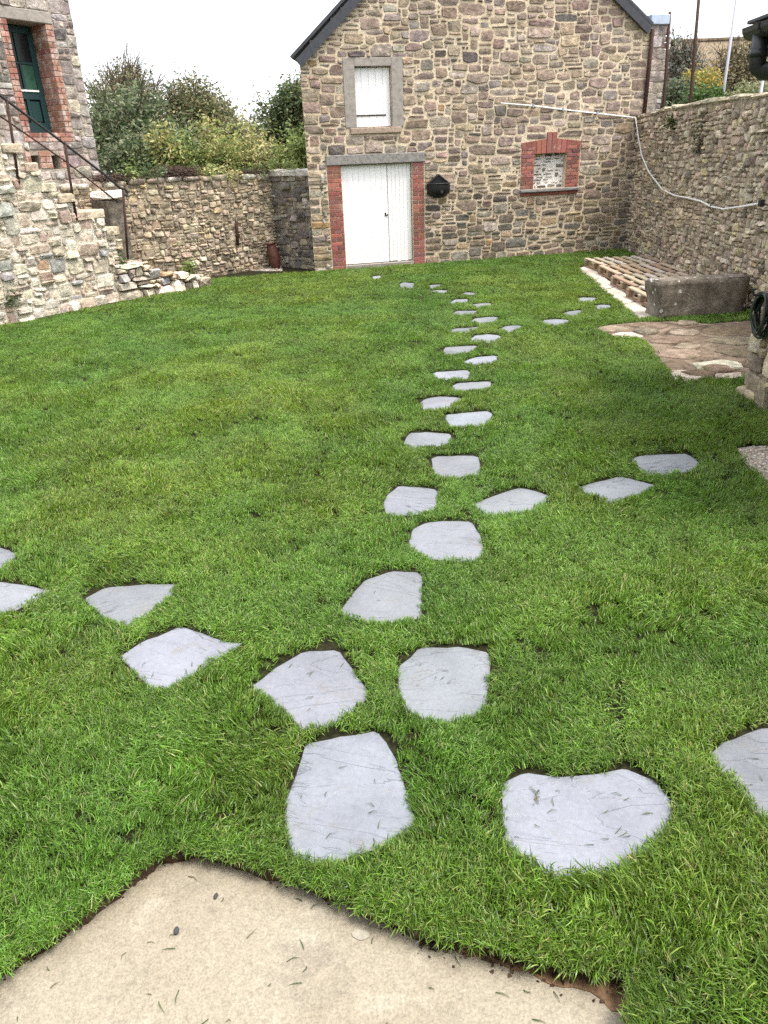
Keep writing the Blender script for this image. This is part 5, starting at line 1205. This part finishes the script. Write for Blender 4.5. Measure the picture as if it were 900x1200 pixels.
tangle('dead_ivy', 'dark dead ivy stems tangled on the garden wall beside the house', GF, GF.uv(112, 214)[0], GF.uv(160, 212)[0], gtc, 420, r_t, M['dead_stem'])
tangle('dead_ivy', 'dark dead ivy stems in a mound on the middle of the garden wall', GF, GF.uv(192, 209)[0], GF.uv(232, 208)[0], gtc, 420, r_t, M['dead_stem'], height=0.22)
tangle('dead_ivy', 'thin brown ivy hanging at the corner of the garden wall', GF, GF.uv(280, 207)[0], GF.uv(320, 207)[0], gtc, 260, r_t, M['dead_stem'], droop=0.3, height=0.1)
def leafy(name, label, cat, base, rx, ry, rz, cnt, size, cols, seed, kind=None, group=None):
    g = np.random.default_rng(seed); C = g.normal(0, 0.45, (max(6, cnt // 25), 3)) * np.array([rx, ry, rz]) + np.array([0, 0, rz * 0.6]); C[:, 2] = np.abs(C[:, 2])
    V, Q, T = [], [], []; leaves(V, Q, T, C, 0.05, cnt, size, cols, g); r = random.Random(seed)
    t = thing(name, label, cat, tuple(base), 0, group)
    link(bpy.data.objects.new('foliage', np_mesh('foliage', np.concatenate(V), np.concatenate(Q), np.concatenate(T), M['leaf'])), t)
    mb = MB()
    for c in C[:14]: mb.tube([(0, 0, 0), tuple(c * 0.5 + np.array([0, 0, .02])), tuple(c)], [0.006, 0.004, 0.002], 4, caps=False)
    mb.build('stem', M['bark'], t)
leafy('weed', 'bright green weed growing out of the end of the ruined footing', 'weed', gp(222, 324, 0.12), 0.16, 0.14, 0.22, 260, 0.035, LIM, 71)
leafy('weed', 'small green weed at the foot of the handrail post', 'weed', SF.w(LS + 0.03, 0.55, 0.02), 0.1, 0.08, 0.14, 160, 0.03, [(0.1, 0.16, 0.05), (0.07, 0.11, 0.04)], 72)
leafy('weed', 'dark green weed growing on the left of the stair side wall', 'weed', SF.w(*SF.uv(13, 355, 0.04), 0.04), 0.07, 0.06, 0.16, 130, 0.03, DKG, 73)
leafy('weed', 'ivy tuft near the top of the right wall below the rusty rods', 'weed', RF.w(*RF.uv(788, 148, 0.05), 0.05), 0.2, 0.12, 0.16, 260, 0.03, [(0.06, 0.09, 0.025), (0.1, 0.11, 0.04)], 74)
leafy('weed', 'hanging moss tuft in the middle of the right wall', 'weed', RF.w(*RF.uv(819, 178, 0.04), 0.04), 0.1, 0.06, 0.26, 200, 0.025, [(0.06, 0.075, 0.025), (0.09, 0.09, 0.04)], 75)
for k_, (px_, lab_) in enumerate(((150, 'small green plant on the garden wall top beside the dead stems'), (178, 'low leafy plant on the garden wall between the two dead ivy mounds'), (245, 'bright leafy plant trailing over the middle of the garden wall'), (268, 'yellow-green plant trailing over the garden wall top'), (302, 'green ivy tuft hanging over the far end of the garden wall'), (330, 'small green plant on the whitish cap of the corner wall'))):
    uu_ = GF.uv(px_, 207)[0]; pb_ = GF.w(uu_, gtc(uu_) - 0.02, -0.05) if px_ < 325 else KF.w(0.25, kt + 0.12, -0.1)
    leafy('wall_plant', lab_, 'plant', pb_, 0.3, 0.16, 0.13, 260, 0.032, (LIM, GRN, LIM + YEL, YEL, GRN + LIM, LIM)[k_], 81 + k_, group='plants on the garden wall top')
leafy('weed', 'yellow-green plants at the back corner beside the iron stake', 'weed', gp(272, 316, 0.0), 0.5, 0.25, 0.22, 420, 0.035, [(0.13, 0.15, 0.05), (0.2, 0.19, 0.08), (0.09, 0.11, 0.04)], 76)
#@@NEXT
# ------------------------------------------------------------------ grass: tufts of curved blades on scattered points
tuft_col = bpy.data.collections.new('grass_tufts')
g = np.random.default_rng(101)
def tuft(seed, nb, R, hmin, hmax, wid, lean):
    q = np.random.default_rng(seed); V, Q, T = [], [], []
    for b in range(nb):
        a = q.uniform(0, 6.28); rr = R * math.sqrt(q.random()); x, y = rr * math.cos(a), rr * math.sin(a)
        h = q.uniform(hmin, hmax); az = q.uniform(0, 6.28); ln = lean * q.uniform(0.15, 1.2); w = wid * q.uniform(0.7, 1.25)
        d = np.array([math.cos(az), math.sin(az), 0]); sx = np.array([-d[1], d[0], 0]); sx = sx * math.cos(0.5) + np.array([0, 0, math.sin(0.5) * q.choice((-1, 1)) * 0.3])
        p = np.array([x, y, 0.0]); th = ln * 0.35; base = len(V); kind = q.random()
        if kind < 0.02: c = np.array((0.42, 0.35, 0.17)) * q.uniform(0.7, 1.1)
        elif kind < 0.18: c = np.array((0.185, 0.25, 0.055)) * q.uniform(0.8, 1.2)
        else: c = np.array((0.098, 0.18, 0.023)) * q.uniform(0.35, 1.65)
        segs = 4
        for i in range(segs + 1):
            f = i / segs; ww = w * (1 - f ** 2.2) * 0.5 + 0.00015
            V += [p - sx * ww, p + sx * ww]; T += [c] * 2
            p = p + (d * math.sin(th) + np.array([0, 0, math.cos(th)])) * (h / segs); th += ln * 0.42
        for i in range(segs): Q.append((base + 2 * i, base + 2 * i + 1, base + 2 * i + 3, base + 2 * i + 2))
    me = np_mesh('tuft', np.array(V), np.array(Q), np.array(T), M['grass'], True)
    o = bpy.data.objects.new('tuft', me); tuft_col.objects.link(o)
for i in range(8): tuft(200 + i, 38, 0.036, 0.022, 0.052, 0.0035, 1.2)
NV = 8

def value_noise(P, scale, seed):
    q = np.random.default_rng(seed); tab = q.random((64, 64)); x, y = P[:, 0] / scale + 31.7, P[:, 1] / scale + 17.3
    xi, yi = np.floor(x).astype(int), np.floor(y).astype(int); fx, fy = x - xi, y - yi; fx = fx * fx * (3 - 2 * fx); fy = fy * fy * (3 - 2 * fy)
    a, b = tab[xi % 64, yi % 64], tab[(xi + 1) % 64, yi % 64]; c, d = tab[xi % 64, (yi + 1) % 64], tab[(xi + 1) % 64, (yi + 1) % 64]
    return (a * (1 - fx) + b * fx) * (1 - fy) + (c * (1 - fx) + d * fx) * fy

bands = [(0.4, 2.6, 1500), (2.6, 4.5, 1150), (4.5, 7.5, 900), (7.5, 11.5, 700), (11.5, 18.5, 520)]
Ps = []
for y0, y1, den in bands:
    xw = 0.62 * y1 + 1.3; x0, x1 = max(-7.5, -xw), min(7, xw); cnt = int((x1 - x0) * (y1 - y0) * den)
    Ps.append(np.stack([g.uniform(x0, x1, cnt), g.uniform(y0, y1, cnt)], 1))
P = np.concatenate(Ps)
keep = ~inside(P, terrace_outline + [(_ext1[0], -3), (_ext0[0], -3)])
for poly in (dirt_p, grav_p, strip_p, corner_p): keep &= ~inside(P, poly)
P = P[keep]
near_edge = np.full(len(P), 1.0)
for poly in slab_polys:
    q = np.array(poly); lo, hi = q.min(0) - 0.06, q.max(0) + 0.06; box = ((P > lo) & (P < hi)).all(1)
    if not box.any(): continue
    ii = np.where(box)[0]; ins = inside(P[ii], poly); ed = edge_dist(P[ii], poly)
    cc = q.mean(0); fs = (P[ii] - cc) @ (cc / np.linalg.norm(cc)) > 0.25 * np.linalg.norm(P[ii] - cc, axis=1); rem = (ins & (ed > 0.006)) | (ed < np.where(fs, 0.019, 0.003)); near_edge[ii[~rem]] = np.minimum(near_edge[ii[~rem]], np.clip(0.5 + ed[~rem] / 0.06, 0.6, 1)); near_edge[ii[rem]] = -1
# keep the grass in front of the walls
def side(P, fr, off): return (np.concatenate([P, np.zeros((len(P), 1))], 1) - fr.O) @ fr.N > off
ok = near_edge > 0
ok &= side(P, BF, 0.06) & side(P, RF, 0.05)
nfm = (P[:, 1] < 6.3) & ~side(P, NF, 0.04); ok &= ~nfm
uS = (np.concatenate([P, np.zeros((len(P), 1))], 1) - SF.O) @ SF.U
ok &= ~((uS < LS + 0.1) & ~side(P, SF, 0.16))
uL_ = (np.concatenate([P, np.zeros((len(P), 1))], 1) - LF.O) @ LF.U
ok &= ~((uL_ > -0.1) & (uL_ < LF.L + 0.05) & ~side(P, LF, 0.12))
ok &= side(P, GF, 0.1) | (P[:, 1] < 12); ok &= (side(P, KF, 0.12) | (P[:, 0] > BF.O[0] + 0.2) | (P[:, 1] < 14.5))
# pallets and stone block
for (cx_, cy_), a_ in PAL: ok &= ~((P[:, 0] > cx_ - 0.06) & (P[:, 0] < cx_ + PW + 0.7) & (P[:, 1] < cy_ + 0.02) & (P[:, 1] > cy_ - PL - 0.1))
uT = (np.concatenate([P, np.zeros((len(P), 1))], 1) - TF.O) @ TF.U; ok &= ~((uT > -0.02) & (uT < TF.L + 0.02) & ~side(P, TF, 0.03) & side(P, TF, -0.6))
# open turf seams where bare soil shows
for seam, wd in ((((727, 806), (724, 835), (726, 862), (731, 893)), 0.03), (((697, 708), (697, 722), (701, 738)), 0.032)):
    sp_ = [gp(*s_)[:2] for s_ in seam]
    for a, b in zip(sp_[:-1], sp_[1:]):
        ab = b - a; t = np.clip(((P - a) @ ab) / (ab @ ab), 0, 1); ok &= np.linalg.norm(P - (a + t[:, None] * ab), axis=1) > wd * g.uniform(0.5, 1.5, len(P))
near_edge = near_edge[ok]; P = P[ok]
EP, EF = [], []
for a, b in zip(terrace_outline[:-1], terrace_outline[1:]):
    L = math.dist(a, b); nx, ny = -(b[1] - a[1]) / L, (b[0] - a[0]) / L
    for _ in range(int(L / 0.0042)):
        t = g.random(); off = g.uniform(-0.012, 0.035); EP.append((a[0] + (b[0] - a[0]) * t + nx * off, a[1] + (b[1] - a[1]) * t + ny * off)); EF.append(math.atan2(-ny, -nx))
EP = np.array(EP); nE = len(EP); P = np.concatenate([P, EP]); near_edge = np.concatenate([near_edge, np.full(nE, 0.85)]); N_ = len(P)
n_a = value_noise(P, 0.55, 1); n_b = value_noise(P, 0.16, 2); n_c = value_noise(P, 1.9, 3); n_d = value_noise(P, 0.3, 4)
flow = 6.28 * (value_noise(P, 0.8, 5) * 1.3 + 0.9 * value_noise(P, 0.2, 6)) + g.normal(0, 0.55, N_)
tilt = 0.12 + 0.75 * value_noise(P, 0.42, 7) ** 1.5 + 0.2 * n_b
tilt = np.clip(tilt + g.normal(0, 0.1, N_), 0, 0.95)
flow[-nE:] = np.array(EF) + g.normal(0, 0.5, nE); tilt[-nE:] = g.uniform(0.1, 1.0, nE)
spin = g.uniform(0, 6.28, N_)
# orientation: spin about z, then tip towards the local lay of the grass
ax = np.stack([-np.sin(flow), np.cos(flow), np.zeros(N_)], 1)
from mathutils import Quaternion
rot = np.zeros((N_, 3))
cz, sz = np.cos(spin), np.sin(spin); ct, st_ = np.cos(tilt), np.sin(tilt)
kx, ky = ax[:, 0], ax[:, 1]
R00 = ct + kx * kx * (1 - ct); R01 = kx * ky * (1 - ct); R02 = ky * st_; R10 = R01; R11 = ct + ky * ky * (1 - ct); R12 = -kx * st_; R20 = -ky * st_; R21 = kx * st_; R22 = ct
M00 = R00 * cz + R01 * sz; M10 = R10 * cz + R11 * sz; M20 = R20 * cz + R21 * sz; M21 = -R20 * sz + R21 * cz; M22 = R22
rot[:, 1] = -np.arcsin(np.clip(M20, -1, 1)); rot[:, 0] = np.arctan2(M21, M22); rot[:, 2] = np.arctan2(M10, M00)
scl = (0.78 + 0.45 * n_a * n_d + 0.25 * g.random(N_)) * np.clip(near_edge, 0.6, 1)
far = np.clip((P[:, 1] - 3) / 10, 0, 1); scl *= 1 - 0.22 * far
val = 1.08 + 0.16 * (n_c - 0.5) + 0.3 * (n_b - 0.5) + 0.22 * (n_d - 0.5) + g.normal(0, 0.13, N_)
yel = np.clip(1.0 + 0.25 * (n_a - 0.5) + 0.2 * (n_c - 0.5), 0.7, 1.4)
gt_ = np.stack([val * yel * 1.02, val * 1.05, val * (1.25 - 0.3 * yel)], 1); gt_ = np.clip(gt_, 0.3, 2.0)
me = bpy.data.meshes.new('grass'); me.vertices.add(N_); me.vertices.foreach_set('co', np.concatenate([P, 0.008 + 0.02 * (n_a[:, None] - 0.4).clip(0, 1)], 1).astype('f').ravel())
def pa(nm, typ, arr, key):
    a = me.attributes.new(nm, typ, 'POINT'); a.data.foreach_set(key, np.ascontiguousarray(arr).ravel())
pa('rot', 'FLOAT_VECTOR', rot.astype('f'), 'vector'); pa('scl', 'FLOAT', scl.astype('f'), 'value'); pa('gt', 'FLOAT_VECTOR', gt_.astype('f'), 'vector'); pa('pick', 'INT', g.integers(0, NV, N_).astype('i'), 'value')
me.update()
grass = bpy.data.objects.new('grass', me); link(grass); tag(grass, 'thick green lawn grass between the slate slabs', 'grass', kind='stuff')
ng = bpy.data.node_groups.new('scatter_grass', 'GeometryNodeTree')
ng.interface.new_socket('Geometry', in_out='INPUT', socket_type='NodeSocketGeometry'); ng.interface.new_socket('Geometry', in_out='OUTPUT', socket_type='NodeSocketGeometry')
gi, go = ng.nodes.new('NodeGroupInput'), ng.nodes.new('NodeGroupOutput')
ci = ng.nodes.new('GeometryNodeCollectionInfo'); ci.inputs['Collection'].default_value = tuft_col; ci.inputs['Separate Children'].default_value = True; ci.inputs['Reset Children'].default_value = True
ip = ng.nodes.new('GeometryNodeInstanceOnPoints'); ip.inputs['Pick Instance'].default_value = True
def na(nm, typ): q = ng.nodes.new('GeometryNodeInputNamedAttribute'); q.data_type = typ; q.inputs[0].default_value = nm; return q.outputs[0]
e2r = ng.nodes.new('FunctionNodeEulerToRotation'); ng.links.new(na('rot', 'FLOAT_VECTOR'), e2r.inputs[0])
ng.links.new(gi.outputs[0], ip.inputs['Points']); ng.links.new(ci.outputs[0], ip.inputs['Instance']); ng.links.new(na('pick', 'INT'), ip.inputs['Instance Index'])
ng.links.new(e2r.outputs[0], ip.inputs['Rotation']); ng.links.new(na('scl', 'FLOAT'), ip.inputs['Scale']); ng.links.new(ip.outputs[0], go.inputs[0])
grass.modifiers.new('scatter', 'NODES').node_group = ng

# grass clippings and pebbles on the terrace and on the nearest slabs
cl = MB()
def clip_at(x, y, z, r, L):
    a = r.uniform(0, 6.28); d = Vector((math.cos(a), math.sin(a), 0)); s = Vector((-d.y, d.x, 0)) * 0.0014; b = s * r.uniform(-4, 4); p = Vector((x, y, z))
    c = jit_col(pick([(3, (0.05, 0.08, 0.025)), (1, (0.16, 0.13, 0.06)), (1, (0.1, 0.13, 0.04))], r), r)
    cl.add([p - s, p + s, p + d * L * .5 + b + s + Vector((0, 0, .004)), p + d * L * .5 + b - s + Vector((0, 0, .004)), p + d * L + s * .2, p + d * L - s * .2], [(0, 1, 2, 3), (3, 2, 4, 5)], c)
r_c = random.Random(77)
for _ in range(55):
    p = gp(r_c.uniform(0, 740), r_c.uniform(1010, 1200), TERR_Z)
    if inside([p[:2]], terrace_outline)[0]: clip_at(p[0], p[1], TERR_Z + 0.003, r_c, r_c.uniform(0.012, 0.045))
for (x0, x1, y0, y1, n) in ((350, 465, 880, 990, 9), (605, 770, 920, 1005, 16), (480, 560, 775, 825, 6), (320, 410, 780, 835, 6), (840, 900, 870, 930, 5), (170, 250, 750, 790, 4), (420, 485, 680, 715, 3)):
    for _ in range(n): p = gp(r_c.uniform(x0, x1), r_c.uniform(y0, y1), SLAB_Z); clip_at(p[0], p[1], SLAB_Z + 0.004, r_c, r_c.uniform(0.012, 0.04))
for _ in range(22): p = gp(629 + r_c.gauss(0, 2), r_c.uniform(925, 945), SLAB_Z); clip_at(p[0], p[1], SLAB_Z + 0.005, r_c, r_c.uniform(0.008, 0.02))
tag(cl.build('grass_clippings', M['leaf']), 'loose grass clippings on the terrace and the nearest slabs', 'clippings', kind='stuff')
for (x, y, s_, lab) in ((253, 1051, 0.009, 'dark small pebble on the terrace, nearest the turf'), (207, 1092, 0.011, 'dark oblong pebble on the left of the terrace')):
    p = gp(x, y, TERR_Z); bm = bmesh.new(); bmesh.ops.create_icosphere(bm, subdivisions=2, radius=s_); bm.verts.index_update()
    V = [(v.co.x * 1.25 * (1 + r_c.uniform(-.06, .06)), v.co.y * 0.75 * (1 + r_c.uniform(-.06, .06)), v.co.z * 0.6 + s_ * 0.4) for v in bm.verts]; Fc = [tuple(v.index for v in f.verts) for f in bm.faces]; bm.free()
    o = MB().add(V, Fc, (0.06, 0.06, 0.065)).build('pebble', M['stone_tint'], None, (p[0], p[1], TERR_Z), smooth=True, rot=(0, 0, r_c.uniform(0, 3)))
    tag(o, lab, 'pebble', 'pebbles on the terrace')
